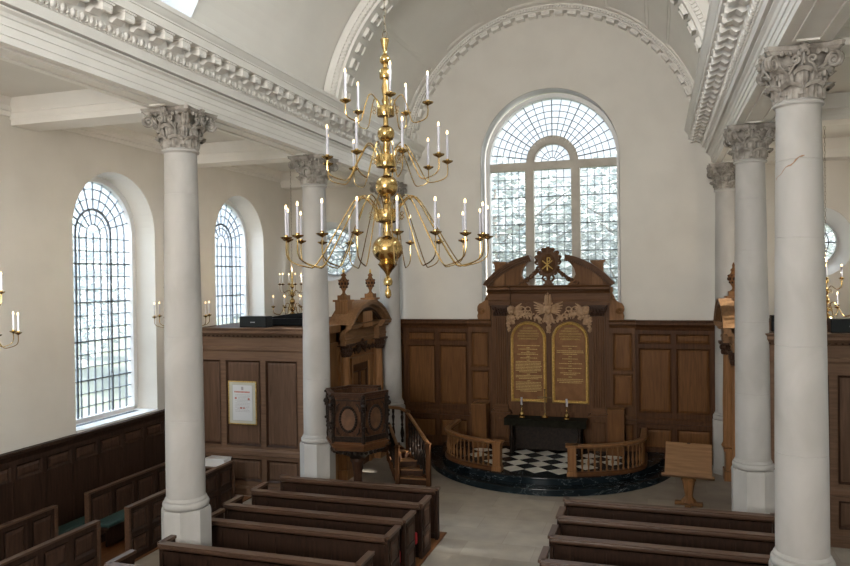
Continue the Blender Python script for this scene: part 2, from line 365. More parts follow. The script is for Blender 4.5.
# nave entablatures: one long moulded run on each row of columns
def entab(s):
    f=4.43
    pr=[(5.04,8.11),(f,8.11),(f,8.20),(f-.015,8.20),(f-.015,8.31),(f-.03,8.31),(f-.03,8.40),(f-.05,8.41),(f-.07,8.45),(f-.12,8.48),(f-.12,8.50),(f,8.51),
        (f,8.52),(f-.17,8.52),(f-.17,8.66),(f-.19,8.67),(f-.19,8.68),(f-.20,8.68),(f-.22,8.71),(f-.26,8.76),(f-.28,8.80),(f-.28,8.92),(f-.60,8.92),(f-.60,9.04),
        (f-.62,9.05),(f-.62,9.07),(f-.65,9.10),(f-.68,9.15),(f-.70,9.16),(f-.70,9.22),(f-.68,9.24),(4.9,9.24),(4.9,8.75),(5.04,8.65)]
    root=MB().prism([(s*x,z) for x,z in pr],'y',YW,EW).build('trim_%d'%(tn+(s>0)),TRIM,angle=28); struct(root)
    m=MB(); e=MB(); d=MB()
    y=EW-.3
    while y>-17.6:
        # modillion bracket: scrolled block with a little cap
        x0,x1=f-.28,f-.555
        pp=[(x0,8.80),(x0,8.90),(x1,8.90),(x1-.005,8.84),(x1+.02,8.80),(x1+.07,8.80),(x1+.14,8.83),(x0-.06,8.775)]
        m.prism([(s*a,b) for a,b in pp],'y',y-.095,y+.095)
        m.box(*sorted((s*x0,s*(x1-.02))),y-.115,y+.115,8.895,8.92)
        m.tube([(s*(x1+.025),y-.09,8.815),(s*(x1+.025),y+.09,8.815)],.03,8)
        y-=.42
    y=EW-.07
    while y>-14:
        e.ball((s*(f-.235),y,8.735),.056,9,6,(.75,.85,1.15))
        e.box(*sorted((s*(f-.22),s*(f-.262))),y-.090,y-.074,8.68,8.79)
        d.ball((s*(f-.195),y-.03,8.672),.012,5,4); d.ball((s*(f-.195),y+.03,8.672),.012,5,4)
        y-=.165
    m.build('modillion_row',TRIM,root); e.build('egg_and_dart_row',TRIM,root); d.build('bead_row',TRIM,root)
    # sunk panels in the soffit between columns, and side moulding to the aisle
    q=MB()
    for i in range(4):
        ya,yb=COLY[i+1]+.62,COLY[i]-.62; xa,xb=4.60,4.87
        for (a,b2,c,d2) in ((xa-.03,xa,ya-.03,yb+.03),(xb,xb+.03,ya-.03,yb+.03),(xa,xb,ya-.03,ya),(xa,xb,yb,yb+.03)):
            q.box(*sorted((s*a,s*b2)),c,d2,8.085,8.115)
    q.box(*sorted((s*5.03,s*5.08)),YW,EW,8.22,8.26); q.box(*sorted((s*5.03,s*5.10)),YW,EW,8.42,8.62)
    q.build('soffit_panel_moulding',TRIM,root)
entab(-1); entab(1); tn+=2
# vault: barrel over the sanctuary bay, a slightly wider one west of the transverse arch
VC=8.66; YA=-1.78
def barrel(R,y0,y1,a0=3,a1=177,n=64,hole=None):
    b=MB()
    for i in range(n):
        t0=radians(a0+(a1-a0)*i/n); t1=radians(a0+(a1-a0)*(i+1)/n)
        segs=[(y0,y1)]
        if hole and hole(degrees_mid:=math.degrees((t0+t1)/2)):
            segs=[]; y=y0
            for (h0,h1) in sorted(CLH): segs.append((y,h0)); y=h1
            segs.append((y,y1))
        for ya,yb in segs:
            b.add([(R*cos(t0),ya,VC+R*sin(t0)),(R*cos(t1),ya,VC+R*sin(t1)),(R*cos(t1),yb,VC+R*sin(t1)),(R*cos(t0),yb,VC+R*sin(t0))],[(0,1,2,3)])
    return b
struct(barrel(4.27,YA,EW).build('ceiling.002',VAULT,angle=60))
CLH=[(-20.9,-17.5),(-15.9,-12.5),(-10.85,-7.45)]
HA0,HA1=3+174*3/64,3+174*16/64      # opening from ~11 to ~33 degrees
struct(barrel(4.42,YW,-2.3,hole=lambda d:HA0<d<HA1 or 180-HA1<d<180-HA0).build('ceiling.003',VAULT,angle=60))
wn=20
for s in (-1,1):
    for (h0,h1) in CLH:
        zb=VC+4.42*sin(radians(HA0)); zt=VC+4.42*sin(radians(HA1)); xb=4.42*cos(radians(HA0)); xt=4.42*cos(radians(HA1)); X=4.98
        b=MB()
        b.add([(s*xb,h0,zb),(s*X,h0,zb),(s*X,h1,zb),(s*xb,h1,zb)],[(0,1,2,3)])
        b.add([(s*xt,h0,zt),(s*X,h0,zt),(s*X,h1,zt),(s*xt,h1,zt)],[(0,1,2,3)])
        for h in (h0,h1): b.add([(s*xb,h,zb),(s*X,h,zb),(s*X,h,zt),(s*xt,h,zt)],[(0,1,2,3)])
        b.box(*sorted((s*(X-.03),s*(X+.03))),h0-.05,h1+.05,zb-.05,zb+.06); b.box(*sorted((s*(X-.03),s*(X+.03))),h0-.05,h1+.05,zt-.06,zt+.05)
        b.box(*sorted((s*(X-.03),s*(X+.03))),h0-.05,h0+.08,zb,zt); b.box(*sorted((s*(X-.03),s*(X+.03))),h1-.25,h1+.05,zb,zt)
        r=struct(b.build('window_%d'%wn,WHITEP,smooth=False)); wn+=1
        g=MB().box(*sorted((s*X,s*(X+.008))),h0,h1,zb,zt).build('pane',GLASS,r,smooth=False)
        k=MB(); y=h0+.28
        while y<h1: k.box(*sorted((s*(X-.015),s*(X+.012))),y-.012,y+.012,zb,zt); y+=.28
        z=zb+.35
        while z<zt: k.box(*sorted((s*(X-.015),s*(X+.012))),h0,h1,z-.01,z+.01); z+=.35
        k.build('lead_cames',LEAD,r,smooth=False)
# transverse arch
b=MB(); A0,A1=radians(4),radians(176)
b.arc((0,VC),4.03,4.60,A0,A1,-2.40,YA,90)
b.arc((0,VC),4.10,4.40,A0,A1,-2.45,-2.40,90)
b.arc((0,VC),4.20,4.36,A0,A1,-2.50,-2.45,90)
ta=struct(b.build('trim_%d'%tn,TRIM)); tn+=1
b=MB(); n=150
for i in range(n):
    a=A0+(A1-A0)*(i+.5)/n; b.mat(Matrix.Translation((4.15*cos(a),-2.46,VC+4.15*sin(a)))@Matrix.Rotation(-a+pi/2,4,'Y')).box(-.024,.024,-.03,.05,-.045,.045)
b.build('dentil_row',TRIM,ta)
b=MB(); n=32
for i in range(n):
    a=A0+(A1-A0)*(i+.5)/n; b.mat(Matrix.Translation((4.0*cos(a),-2.09,VC+4.0*sin(a)))@Matrix.Rotation(-a+pi/2,4,'Y'))
    b.box(-.12,.12,-.14,.14,.0,.035); b.box(-.09,.09,-.11,.11,-.02,.01)
    b.ball((0,0,-.02),.06,8,5,(1,1,.5))
    b.box(-.12,-.10,-.14,.14,-.06,0).box(.10,.12,-.14,.14,-.06,0).box(-.12,.12,-.14,-.12,-.06,0).box(-.12,.12,.12,.14,-.06,0)
b.build('soffit_rosettes',TRIM,ta)
# wall arch against the end wall
b=MB()
b.arc((0,VC),4.15,4.40,A0,A1,3.16,EW,90); b.arc((0,VC),4.18,4.40,A0,A1,3.09,3.16,90); b.arc((0,VC),4.23,4.40,A0,A1,3.00,3.09,90)
wa=struct(b.build('trim_%d'%tn,TRIM)); tn+=1
b=MB(); n=150
for i in range(n):
    a=A0+(A1-A0)*(i+.5)/n; b.mat(Matrix.Translation((4.20*cos(a),3.05,VC+4.20*sin(a)))@Matrix.Rotation(-a+pi/2,4,'Y')).box(-.024,.024,-.03,.05,-.03,.035)
b.build('dentil_row',TRIM,wa)
b=MB(); n=33
for i in range(n):
    a=A0+(A1-A0)*(i+.5)/n; b.mat(Matrix.Translation((4.15*cos(a),3.33,VC+4.15*sin(a)))@Matrix.Rotation(-a+pi/2,4,'Y')).box(-.12,.12,-.12,.12,-.09,.02)
    b.ball((0,-.10,-.07),.035,6,5,(3,1,1))
b.build('modillion_row',TRIM,wa)
# vault panels (moulded frames)
b=MB()
def vframe(a0,a1,y0,y1):
    for off,wd in ((0,.04),(.11,.022)):
        q=off/4.3; A,B=radians(a0)+q,radians(a1)-q; Y0,Y1=y0+off,y1-off
        b.arc((0,VC),4.25,4.32,A,A+wd/4.3,Y0,Y1,1); b.arc((0,VC),4.25,4.32,B-wd/4.3,B,Y0,Y1,1)
        b.arc((0,VC),4.25,4.32,A,B,Y0,Y0+wd,24); b.arc((0,VC),4.25,4.32,A,B,Y1-wd,Y1,24)
for a0,a1 in ((5,40.5),(48.5,67),(75,105),(113,131.5),(139.5,175)): vframe(a0,a1,-1.5,2.8)
struct(b.build('trim_%d'%tn,VAULT,smooth=False)); tn+=1

# ------------------------------------------------------------------ windows
def bars2d(b, P, segs, r, d0, d1):
    """flat bars on a window plane; P(u,v,d)->xyz"""
    for (u0,v0,u1,v1,w) in segs:
        L=sqrt((u1-u0)**2+(v1-v0)**2)
        if L<1e-6: continue
        nx,ny=-(v1-v0)/L*w/2,(u1-u0)/L*w/2
        q=[(u0+nx,v0+ny),(u1+nx,v1+ny),(u1-nx,v1-ny),(u0-nx,v0-ny)]
        b.add([P(u,v,d0) for u,v in q]+[P(u,v,d1) for u,v in q],[(0,1,2,3),(7,6,5,4),(0,4,5,1),(1,5,6,2),(2,6,7,3),(3,7,4,0)])
def arcsegs(cu,cv,r,a0,a1,n,w): return [(cu+r*cos(a0+(a1-a0)*i/n),cv+r*sin(a0+(a1-a0)*i/n),cu+r*cos(a0+(a1-a0)*(i+1)/n),cv+r*sin(a0+(a1-a0)*(i+1)/n),w) for i in range(n)]
def side_window(n,s,yc):
    P=lambda u,v,d:(s*(WX+WD-.08+d),yc+u,v)
    R=1.20; zb=WZ0+.03; zs=WZS-.04
    fr=MB(); bars2d(fr,P,[(-R,zb,-R,zs,.12),(R,zb,R,zs,.12),(-R,zb,R,zb,.14)]+arcsegs(0,zs,R,0,pi,28,.12),0,-.10,.08)
    r=struct(fr.build('window_%d'%n,WHITEP))
    sl=MB(); sl.box(*sorted((s*(WX-.03),s*(WX+WD-.1))),yc-WH,yc+WH,WZ0-.05,WZ0+.015); sl.build('sill',WHITEP,r,smooth=False)
    vg=MB()
    for i in range(26): y=yc-.95+i*.075; vg.box(*sorted((s*(WX+.30),s*(WX+.42))),y,y+.045,WZ0+.012,WZ0+.022)
    vg.build('sill_grille',GREY,r,smooth=False)
    g=MB(); ring=[P(u,v,0) for u,v in arch_ring(0,R,zb,zs,28)]; g.add(ring,[tuple(range(len(ring)))]); g.build('pane',GLASS,r,smooth=False)
    ld=MB(); S=[]; m=.53
    S+= [(-m,zb,-m,zs+.02,.045),(m,zb,m,zs+.02,.045)]+arcsegs(0,zs,m,0,pi,18,.045)
    k=0; z=zb+.285
    while z<zs+.05:
        S.append((-R,z,R,z,.030 if k%3==2 else .015)); z+=.285; k+=1
    for i in range(-2,3): S.append((i*m/2.5-.0,zb,i*m/2.5,zs,.016))
    for q in (.76,.98): S+=[(q,zb,q,zs,.014),(-q,zb,-q,zs,.014)]
    for i in range(1,12):
        a=pi*i/12; S.append((m*cos(a),zs+m*sin(a),R*cos(a),zs+R*sin(a),.018))
    for i in range(1,7):
        a=pi*i/7; S.append((.20*cos(a),zs+.20*sin(a),m*cos(a),zs+m*sin(a),.014))
    S+=arcsegs(0,zs,.76,0,pi,20,.014)+arcsegs(0,zs,.98,0,pi,20,.014)+arcsegs(0,zs,.20,0,pi,10,.014)+arcsegs(0,zs,.41,0,pi,14,.014)
    bars2d(ld,P,S,0,-.02,.02); ld.build('lead_cames',LEAD,r,smooth=False)
n=1
for s in (-1,1):
    for y in WYS: side_window(n,s,y); n+=1
def east_window():
    Y=3.95; P=lambda u,v,d:(u+.06,Y-d,v); R=1.86; zb=4.0; zs=8.62
    fr=MB(); bars2d(fr,P,[(-R-.05,zb,-R-.05,zs,.12),(R+.05,zb,R+.05,zs,.12)]+arcsegs(0,zs,R+.05,0,pi,40,.12),0,-.1,.22)
    r=struct(fr.build('window_%d'%n,WHITEP))
    lr=MB(); ring=arch_ring(0,1.985,4.0,8.68,40); k=len(ring); lr.add([(u,EW-.01,v) for u,v in ring]+[(u,EW+.48,v) for u,v in ring],[(i,(i+1)%k,k+(i+1)%k,k+i) for i in range(k)]); lr.build('reveal_brightener',WHITEP,r)  # white shell added so the reveal reads as brightly lit
    st=MB(); bars2d(st,P,[(-.675,zb,-.675,zs,.25),(.675,zb,.675,zs,.25),],0,-.12,.12)
    bars2d(st,P,[(-R,zs-.11,R,zs-.11,.23)],0,-.125,.135)
    bars2d(st,P,arcsegs(0,zs,.64,0,pi,20,.24),0,-.115,.125); st.build('stone_mullions',WINSTONE,r)
    g=MB(); ring=[P(u,v,0) for u,v in arch_ring(0,R+.02,zb,zs,40)]; g.add(ring,[tuple(range(len(ring)))]); g.build('pane',GLASS,r,smooth=False)
    ld=MB(); S=[]
    for (u0,u1,k) in ((-1.84,-.8,5),(-.55,.55,5),(.8,1.84,5)):
        for i in range(1,k): u=u0+(u1-u0)*i/k; S.append((u,zb,u,zs-.2,.014))
        z=zs-.22-.26; q=0
        while z>zb: S.append((u0,z,u1,z,.026 if q%3==2 else .014)); z-=.27; q+=1
    for i in range(1,20):
        a=pi*i/20; S.append((.76*cos(a),zs+.76*sin(a),R*cos(a),zs+R*sin(a),.026 if i%3==1 else .016))
    for i in range(1,6): S+=arcsegs(0,zs,.76+(R-.76)*i/6,0,pi,40,.014)
    for i in range(1,8):
        a=pi*i/8; S.append((.13*cos(a),zs+.13*sin(a),.52*cos(a),zs+.52*sin(a),.013))
    S+=arcsegs(0,zs,.13,0,pi,10,.013)+arcsegs(0,zs,.32,0,pi,14,.013)
    bars2d(ld,P,S,0,-.02,.02); ld.build('lead_cames',LEAD,r,smooth=False)
east_window(); n+=1
def oval_window(xc,zc,q=1.0):
    global n
    Y=4.05; P=lambda u,v,d:(xc+u,Y-d,zc+v)
    # splayed funnel from the wall opening down to the light
    f=MB()
    f.lathe([(.945,0),(.68*q,.55),(.68*q,.62),(.62*q,.62),(.62*q,.5)],36,caps=False)
    f.v=[(xc+x,EW+.02+z,zc+y) for x,y,z in f.v]
    r=struct(f.build('window_%d'%n,WHITEP)); n+=1
    g=MB(); g.add([P(.66*q*cos(2*pi*i/30),.66*q*sin(2*pi*i/30),0) for i in range(30)],[tuple(range(30))]); g.build('pane',GLASS,r,smooth=False)
    ld=MB(); S=arcsegs(0,0,.22,0,2*pi,16,.02)+arcsegs(0,0,.45,0,2*pi,24,.02)
    for i in range(12): a=pi*i/6; S.append((.22*cos(a),.22*sin(a),.64*cos(a),.64*sin(a),.018))
    S.append((-.64,0,.64,0,.03))
    S=[(a*q,b*q,c*q,d*q,w_) for a,b,c,d,w_ in S]
    bars2d(ld,P,S,0,-.02,.02); ld.build('lead_cames',LEAD,r,smooth=False)
oval_window(-6.98,6.12,1.2); oval_window(6.90,6.04)

# ------------------------------------------------------------------ wainscot helpers
def panelled(b, fld, mld, W, H, cells, y=0, depth=.03, ground=True):
    """panelled face in local x(0..W), z(0..H), facing -y at y. cells: (x0,x1,z0,z1)"""
    xs=sorted({0,W}|{c[0] for c in cells}|{c[1] for c in cells}); zs=sorted({0,H}|{c[2] for c in cells}|{c[3] for c in cells})
    b.box(0,W,y,y+.03,0,H)
    for i in range(len(xs)-1):
        for j in range(len(zs)-1):
            xm,zm=(xs[i]+xs[i+1])/2,(zs[j]+zs[j+1])/2
            if not any(c[0]<xm<c[1] and c[2]<zm<c[3] for c in cells):
                b.box(xs[i],xs[i+1],y-depth,y,zs[j],zs[j+1])
    for (x0,x1,z0,z1) in cells:
        m=.045; yy=y-depth; mb=mld.new()
        for A in ((x0,z0,x1,z0,0,m),(x0,z1,x1,z1,0,-m)):
            mb.add([(x0,yy-.012,A[1]),(x1,yy-.012,A[1]),(x1-m,y-.004,A[1]+A[5]),(x0+m,y-.004,A[1]+A[5]),(x0,y,A[1]),(x1,y,A[1])],[(0,1,2,3),(0,4,5,1)])
        for (xx,dx) in ((x0,m),(x1,-m)):
            mb.add([(xx,yy-.012,z0),(xx,yy-.012,z1),(xx+dx,y-.004,z1-m),(xx+dx,y-.004,z0+m)],[(0,1,2,3)])
        fld.new().frustum(x0+m,x1-m,z0+m,z1-m,y-.002,.05,y-.02)
def cornice_run(b, W, z, prof, x0=0):       # moulding facing -y: prof list of (projection, z)
    P=[(0.03,prof[0][1])]+[(-p,zz) for p,zz in prof]+[(0.03,prof[-1][1])]
    b.prism([(y,z+zz) for y,zz in P],'x',x0,x0+W)
def place(objs, M):
    for o in objs: o.data.transform(M)
# oak panelling on the end wall, either side of the reredos
for s,(xa,xb) in ((-1,(-5.05,-2.36)),(1,(2.36,5.05))):
    fr,fd,md=MB(),Multi(),Multi(); W=xb-xa
    o=0 if s>0 else W
    def X(a,bb): return (a,bb) if s>0 else (W-bb,W-a)
    cells=[]
    for a,bb in ((.10,.97),(1.09,1.97),(2.10,2.60)):
        x0,x1=X(a,bb); cells+=[(x0,x1,3.32,3.60),(x0,x1,1.40,3.20),(x0,x1,.42,.98)]
    panelled(fr,fd,md,W,3.78,cells,-.08)
    cornice_run(fr,W,0,[(.10,0),(.14,0),(.14,.14),(.12,.17),(.11,.20)])
    cornice_run(fr,W,0,[(.11,1.10),(.15,1.12),(.15,1.22),(.13,1.25),(.11,1.28)])
    cornice_run(fr,W,0,[(.11,3.70),(.13,3.72),(.15,3.78),(.22,3.84),(.24,3.86),(.24,3.93),(.26,3.95),(.26,3.98)])
    t=thing('wall_panelling','dark oak wall panelling on the east wall '+('left' if s<0 else 'right')+' of the altarpiece','wood panelling',(xa,EW,0))
    for bb,nm,mt in ((fr,'panel_frame',WOOD),(fd,'panel_field',FIELD),(md,'panel_moulding',WOOD)): bb.build(nm,mt,t,smooth=False)
# low oak wainscot along the left wall under the windows
fr,fd,md=MB(),Multi(),Multi(); W=13.8; cells=[]; x=.08
while x+.7<W: cells+=[(x,x+.60,1.63,1.91)]; x+=.715
panelled(fr,fd,md,W,2.02,cells,0,.025)
for k in range(int(W/.715)): fr.box(.08+k*.715-.062,.08+k*.715-.052,-.034,-.02,.1,1.6); fr.box(.0+k*.715,.03+k*.715,-.03,-.02,.1,1.6)
cornice_run(fr,W,0,[(.03,2.00),(.05,2.03),(.08,2.10),(.10,2.12),(.10,2.17),(.02,2.17)])
t=thing('wall_panelling','long low dark oak wainscot on the left wall under the arched windows','wood panelling',(-WX+.05,-16,0),pi/2)
for bb,nm,mt in ((fr,'panel_frame',PEW),(fd,'panel_field',PEWF),(md,'panel_moulding',PEW)): bb.build(nm,mt,t,smooth=False)
# ================================================================== COLUMNS
def make_column():
    t=thing('corinthian_column','', 'column',(0,0,0))
    b=MB(); k=.385/cos(pi/8)
    b.lathe([(k*1.06,0),(k*1.06,.10),(k*1.02,.13),(k,.15),(k,1.36),(k*.985,1.38),(k*.96,1.41)],8); b.at(rz=0)
    c=cos(pi/8); s_=sin(pi/8); b.v=[(x*c-y*s_,x*s_+y*c,z) for x,y,z in b.v]
    b.build('pedestal',STONE,t,angle=25)
    b=MB(); b.lathe([(.355,1.41)]+[(.335+.05*cos(a),1.475+.065*sin(a)) for a in [radians(x) for x in range(-80,91,17)]]+[(.35,1.545),(.35,1.56),(.34,1.575),(.328,1.60)],40); b.build('base',STONE,t)
    b=MB(); pr=[]
    joints=[2.9,4.3,5.7,6.7]
    for i in range(29):
        q=i/28; z=1.60+q*(7.40-1.60); r=.323-.056*q**1.7; pr.append((r,z))
    for j in joints:
        q=(j-1.6)/5.8; r=.323-.056*q**1.7; pr+= [(r,j-.008),(r-.004,j-.003),(r-.004,j+.003),(r,j+.008)]
    pr.sort(key=lambda p:p[1]); b.lathe(pr,48); b.build('shaft',STONE,t)
    b=MB(); b.lathe([(.267,7.38),(.275,7.395),(.30,7.405),(.31,7.425),(.30,7.445),(.275,7.455),(.275,7.47)],40); b.build('necking',STONE,t)
    # capital
    b=MB(); Z0=7.46; b.lathe([(.262,Z0),(.262,Z0+.30),(.30,Z0+.42),(.36,Z0+.50),(.38,Z0+.53),(.36,Z0+.55)],32)
    def leaf(a,z0,h,wd,out,r0):
        def P(u,v):
            k=(u-.5)*2
            if v<.78: z=z0+h*v/.78; r=r0+.012+.03*(v/.78)**2
            else:
                q=(v-.78)/.22*pi*.95; z=z0+h-out*.42*(1-cos(q)) + .015; r=r0+.042+out*sin(q)*.95+out*.35*(1-cos(q))*.5
            wv=wd*(.86+.18*sin(v*9))*(1-.55*max(0,v-.75)/.25)
            lob=.010*cos(k*3*pi)*(1-.3*abs(k))
            r+= .022*(1-abs(k))**.5+lob-.02*k*k; z-= .05*k*k*v
            th=a+k*wd/(2*r0); return (r*cos(th),r*sin(th),z)
        b.grid(P,10,9)
    for i in range(8): leaf(2*pi*i/8+pi/8,Z0,.21,.185,.085,.272)
    for i in range(8): leaf(2*pi*i/8,Z0+.05,.34,.17,.09,.282)
    for i in range(8):     # caulicoles
        a=2*pi*i/8+pi/8; b.tube([(.30*cos(a),.30*sin(a),Z0+.15),(.33*cos(a),.33*sin(a),Z0+.34),(.36*cos(a),.36*sin(a),Z0+.40)],[.02,.024,.035],6)
    for k in range(4):
        a=pi/4+pi/2*k; ca,sa=cos(a),sin(a)
        for off in (-.022,.022):
            pts=[];rs=[]
            for i in range(8): q=i/7; pts.append((.36+.13*q,Z0+.34+.19*sin(q*pi/2))); rs.append(.026)
            cx,cz,R=.505,Z0+.435,.095
            for i in range(26):
                q=i/25; th=pi/2+.15-q*2*pi*1.8; r=R*(1-.86*q); pts.append((cx+r*cos(th),cz+r*sin(th))); rs.append(.026*(1-.45*q))
            b.tube([(p[0]*ca-off*sa*(1+0),p[0]*sa+off*ca,p[1]) for p in pts],rs,6)
        b.ball((.505*ca,.505*sa,Z0+.435),.03,8,6)
        leaf(a,Z0+.26,.16,.16,.06,.335)
        a2=pi/2*k; c2,s2=cos(a2),sin(a2)    # helices and flower at mid-face
        for sg in (-1,1):
            pts=[]
            for i in range(18):
                q=i/17; th=-pi/2+q*2*pi*1.25; r=.055*(1-.7*q); pts.append((.40,sg*(.10-r*cos(th)*1),Z0+.46+r*sin(th)))
            pts=[(.34,sg*.16,Z0+.30)]+pts
            b.tube([(p[0]*c2-p[1]*s2,p[0]*s2+p[1]*c2,p[2]) for p in pts],.017,5)
            for yy in (.05,.16,.25): b.ball(((.405+.1*yy)*c2-sg*yy*s2,(.405+.1*yy)*s2+sg*yy*c2,Z0+.535),.028,6,5,(1,1,1.3))
        b.ball((.42*c2,.42*s2,Z0+.60),.055,10,7,(1,1,1.15))
        for i in range(6):
            th=2*pi*i/6; b.ball((.45*c2-.045*cos(th)*s2,.45*s2+.045*cos(th)*c2,Z0+.60+.045*sin(th)),.024,6,5)
        b.tube([(.41*c2,.41*s2,Z0+.40),(.42*c2,.42*s2,Z0+.56)],.016,5)
    b.build('capital',CARVED,t,angle=50)
    b=MB()
    def ring(h,cut,z):
        p=[]
        for k in range(4):
            a=pi/2*k+pi/4; cx,cy=h*sqrt(2)*cos(a),h*sqrt(2)*sin(a)
            c1=(a+pi/2); nx=h*sqrt(2)*cos(c1),h*sqrt(2)*sin(c1)
            for i in range(9):
                q=.06+.88*i/8; x=cx+(nx[0]-cx)*q; y=cy+(nx[1]-cy)*q; am=a+pi/4; d=cut*(1-(2*q-1)**2)
                p.append((x-d*cos(am),y-d*sin(am)))
        return p
    def slab(h0,h1,z0,z1):
        A=ring(h0,.07,z0);B=ring(h1,.07,z1);n=len(A)
        b.add([(x,y,z0) for x,y in A]+[(x,y,z1) for x,y in B],[tuple(range(n-1,-1,-1)),tuple(range(n,2*n))]+[(i,(i+1)%n,n+(i+1)%n,n+i) for i in range(n)])
    slab(.42,.455,8.00,8.045); slab(.47,.47,8.045,8.06); slab(.465,.48,8.06,8.10); b.box(-.29,.29,-.29,.29,8.09,8.12)
    b.build('abacus',CARVED,t)
    return t
col0=make_column()
lab={(-1,0):'stone Corinthian column against the east wall left of the altar, partly behind the pulpit',
 (-1,1):'stone Corinthian column rising beside the dark carved pulpit',(-1,2):'white stone column in the left foreground between nave and aisle pews',
 (1,0):'slender stone column against the east wall at the right, behind the lectern',(1,1):'stone column just right of the lectern at the end of the right pews',
 (1,2):'largest and nearest white stone column at the right edge of the nave'}
first=True
for s in (-1,1):
    for i in range(3):
        L=(s*4.73,COLY[i],0)
        if first: col0.location=L; col0['label']=lab[(s,i)]; col0['group']='Corinthian columns of the nave'; first=False
        else: copy_tree(col0,None,L,0,lab[(s,i)],'Corinthian columns of the nave')
# brown crack stain on the nearest column: thin repaired seam in the shaft
rt=[o for o in bpy.data.objects if o.get('label')==lab[(1,2)]][0]
b=MB(); pts=[]
for i in range(14):
    q=i/13; a=radians(188+q*86); z=6.45+q*.30+.015*sin(q*17); r=.2805; pts.append((r*cos(a),r*sin(a),z))
b.tube(pts,[.003+.007*abs(sin(i*1.7))*(.3+ (i>6)) for i in range(14)],5); b.build('repaired_crack',plain('crack_repair',(.33,.20,.12),.8),rt)

# ================================================================== SANCTUARY
SY=3.285
def ell(a,b_,t): return (a*cos(t),SY-b_*sin(t))
PA,PB=3.48,3.76
def plat(name,da,z0,z1,mat,label):
    b=MB(); P=[ell(PA-da,PB-da,pi*i/60) for i in range(61)]; pr=[]
    n=len(P)
    lev=[(0,z0),(0,z1-.045),(-.03,z1-.04),(-.035,z1-.02),(-.03,z1-.003),(0.0,z1)]
    vs=[];fs=[]
    for (o,z) in lev:
        for i in range(n): x,y=ell(PA-da-o-.035,PB-da-o-.035,pi*i/60); vs.append((x,y,z))
    for j in range(len(lev)-1):
        for i in range(n-1): fs.append((j*n+i,j*n+i+1,(j+1)*n+i+1,(j+1)*n+i))
    fs.append(tuple((len(lev)-1)*n+i for i in range(n)))
    b.add(vs,fs); return b.build(name,mat,angle=30)
pt=thing('altar_steps','two curved black veined marble steps in front of the altar','altar step',(0,EW,0))
for (da,z0,z1) in ((0,0,.17),(.36,.17,.335)):
    o=plat('step',da,z0,z1,MARBLE,''); o.parent=pt; o.data.transform(Matrix.Translation((0,-EW,0)))
# chequered tiles laid diagonally, each tile in the mesh of its colour
import bmesh
tw=[MB(),MB()]; T=.42; c45=cos(pi/4)
for i in range(-14,15):
    for j in range(-14,15):
        cx,cy=(i*T*c45-j*T*c45),(i*T*c45+j*T*c45)
        h=T*c45*.995
        poly=[(cx-h,cy),(cx,cy-h),(cx+h,cy),(cx,cy+h)]
        y0=.02
        P=[(x,y+1.2) for x,y in poly]
        a,bb=2.62,3.30
        if all((x/a)**2+((EW-y)/bb)**2<=1 and y<3.1 for x,y in P): tw[(i+j)%2].add([(x,y,.342) for x,y in P]+[(x,y,.33) for x,y in P],[(0,1,2,3),(4,7,6,5),(0,4,5,1),(1,5,6,2),(2,6,7,3),(3,7,4,0)])
struct(tw[0].build('floor.001',TILEW,smooth=False)); struct(tw[1].build('floor.002',TILEB,smooth=False))
# communion rails
def rail(s):
    t=thing('communion_rail','curved oak communion rail with turned balusters, '+('left' if s<0 else 'right')+' of the altar gap','railing',(s*1.0,.3,.335),0,'curved communion rails')
    A,B=2.60,1.55; YC=1.75
    def ell(a,b_,t): return (a*cos(t),YC-b_*sin(t))
    tt0=math.acos(.95/A); ts=[tt0*(1-i/28) for i in range(29)]
    path=[(s*ell(A,B,q)[0]-s*1.0,ell(A,B,q)[1]-.3) for q in ts]+[(s*A-s*1.0,YC-.3+.35*k) for k in (1,2,3)]
    if s>0: path=path[::-1]
    b=MB(); b.sweep(path,[(-.075,.70),(-.085,.73),(-.06,.765),(.06,.765),(.085,.73),(.075,.70),(.05,.68),(-.05,.68)]); b.build('top_rail',WOODLX,t)
    b=MB(); b.sweep(path,[(-.08,0),(-.08,.07),(-.05,.10),(.05,.10),(.08,.07),(.08,0)]); b.build('bottom_rail',WOODX,t)
    p0=Vector((s*ell(A,B,tt0)[0]-s*1.0,ell(A,B,tt0)[1]-.3,0))
    b=MB(); b.at((p0.x-s*.02,p0.y,0),rz=s*.12); b.box(-.125,.125,-.11,.11,0,.12).box(-.105,.105,-.095,.095,.12,.70).box(-.14,.14,-.125,.125,.70,.72).box(-.155,.155,-.14,.14,.72,.765)
    b.frustum(-.075,.075,.17,.65,-.095,.02,-.085); b.build('end_post',WOODL,t,smooth=False,bevel=.008)
    L=[0]; 
    for i in range(1,len(path)): L.append(L[-1]+(Vector(path[i])-Vector(path[i-1])).length)
    tot=L[-1]; nb=int(tot/.148); pr=[(.022,.10),(.028,.12),(.028,.15),(.016,.17),(.026,.24),(.033,.30),(.026,.38),(.016,.46),(.014,.52),(.022,.54),(.014,.56),(.020,.62),(.028,.64),(.028,.69)]
    for k in range(nb):
        d=(k+.5)*tot/nb; i=max(j for j in range(len(L)) if L[j]<=d); i=min(i,len(path)-2); q=(d-L[i])/(L[i+1]-L[i])
        p=Vector(path[i]).lerp(Vector(path[i+1]),q)
        if (p-p0.xy).length<.16: continue
        if k==0 or not rail.m.get(s):
            o=MB().lathe(pr,8,(0,0,0)).build('baluster',WOODL,t); rail.m[s]=o; o.location=(p.x,p.y,0)
        else:
            o=rail.m[s].copy(); COL.objects.link(o); o.location=(p.x,p.y,0)
rail.m={}
rail(-1); rail(1)
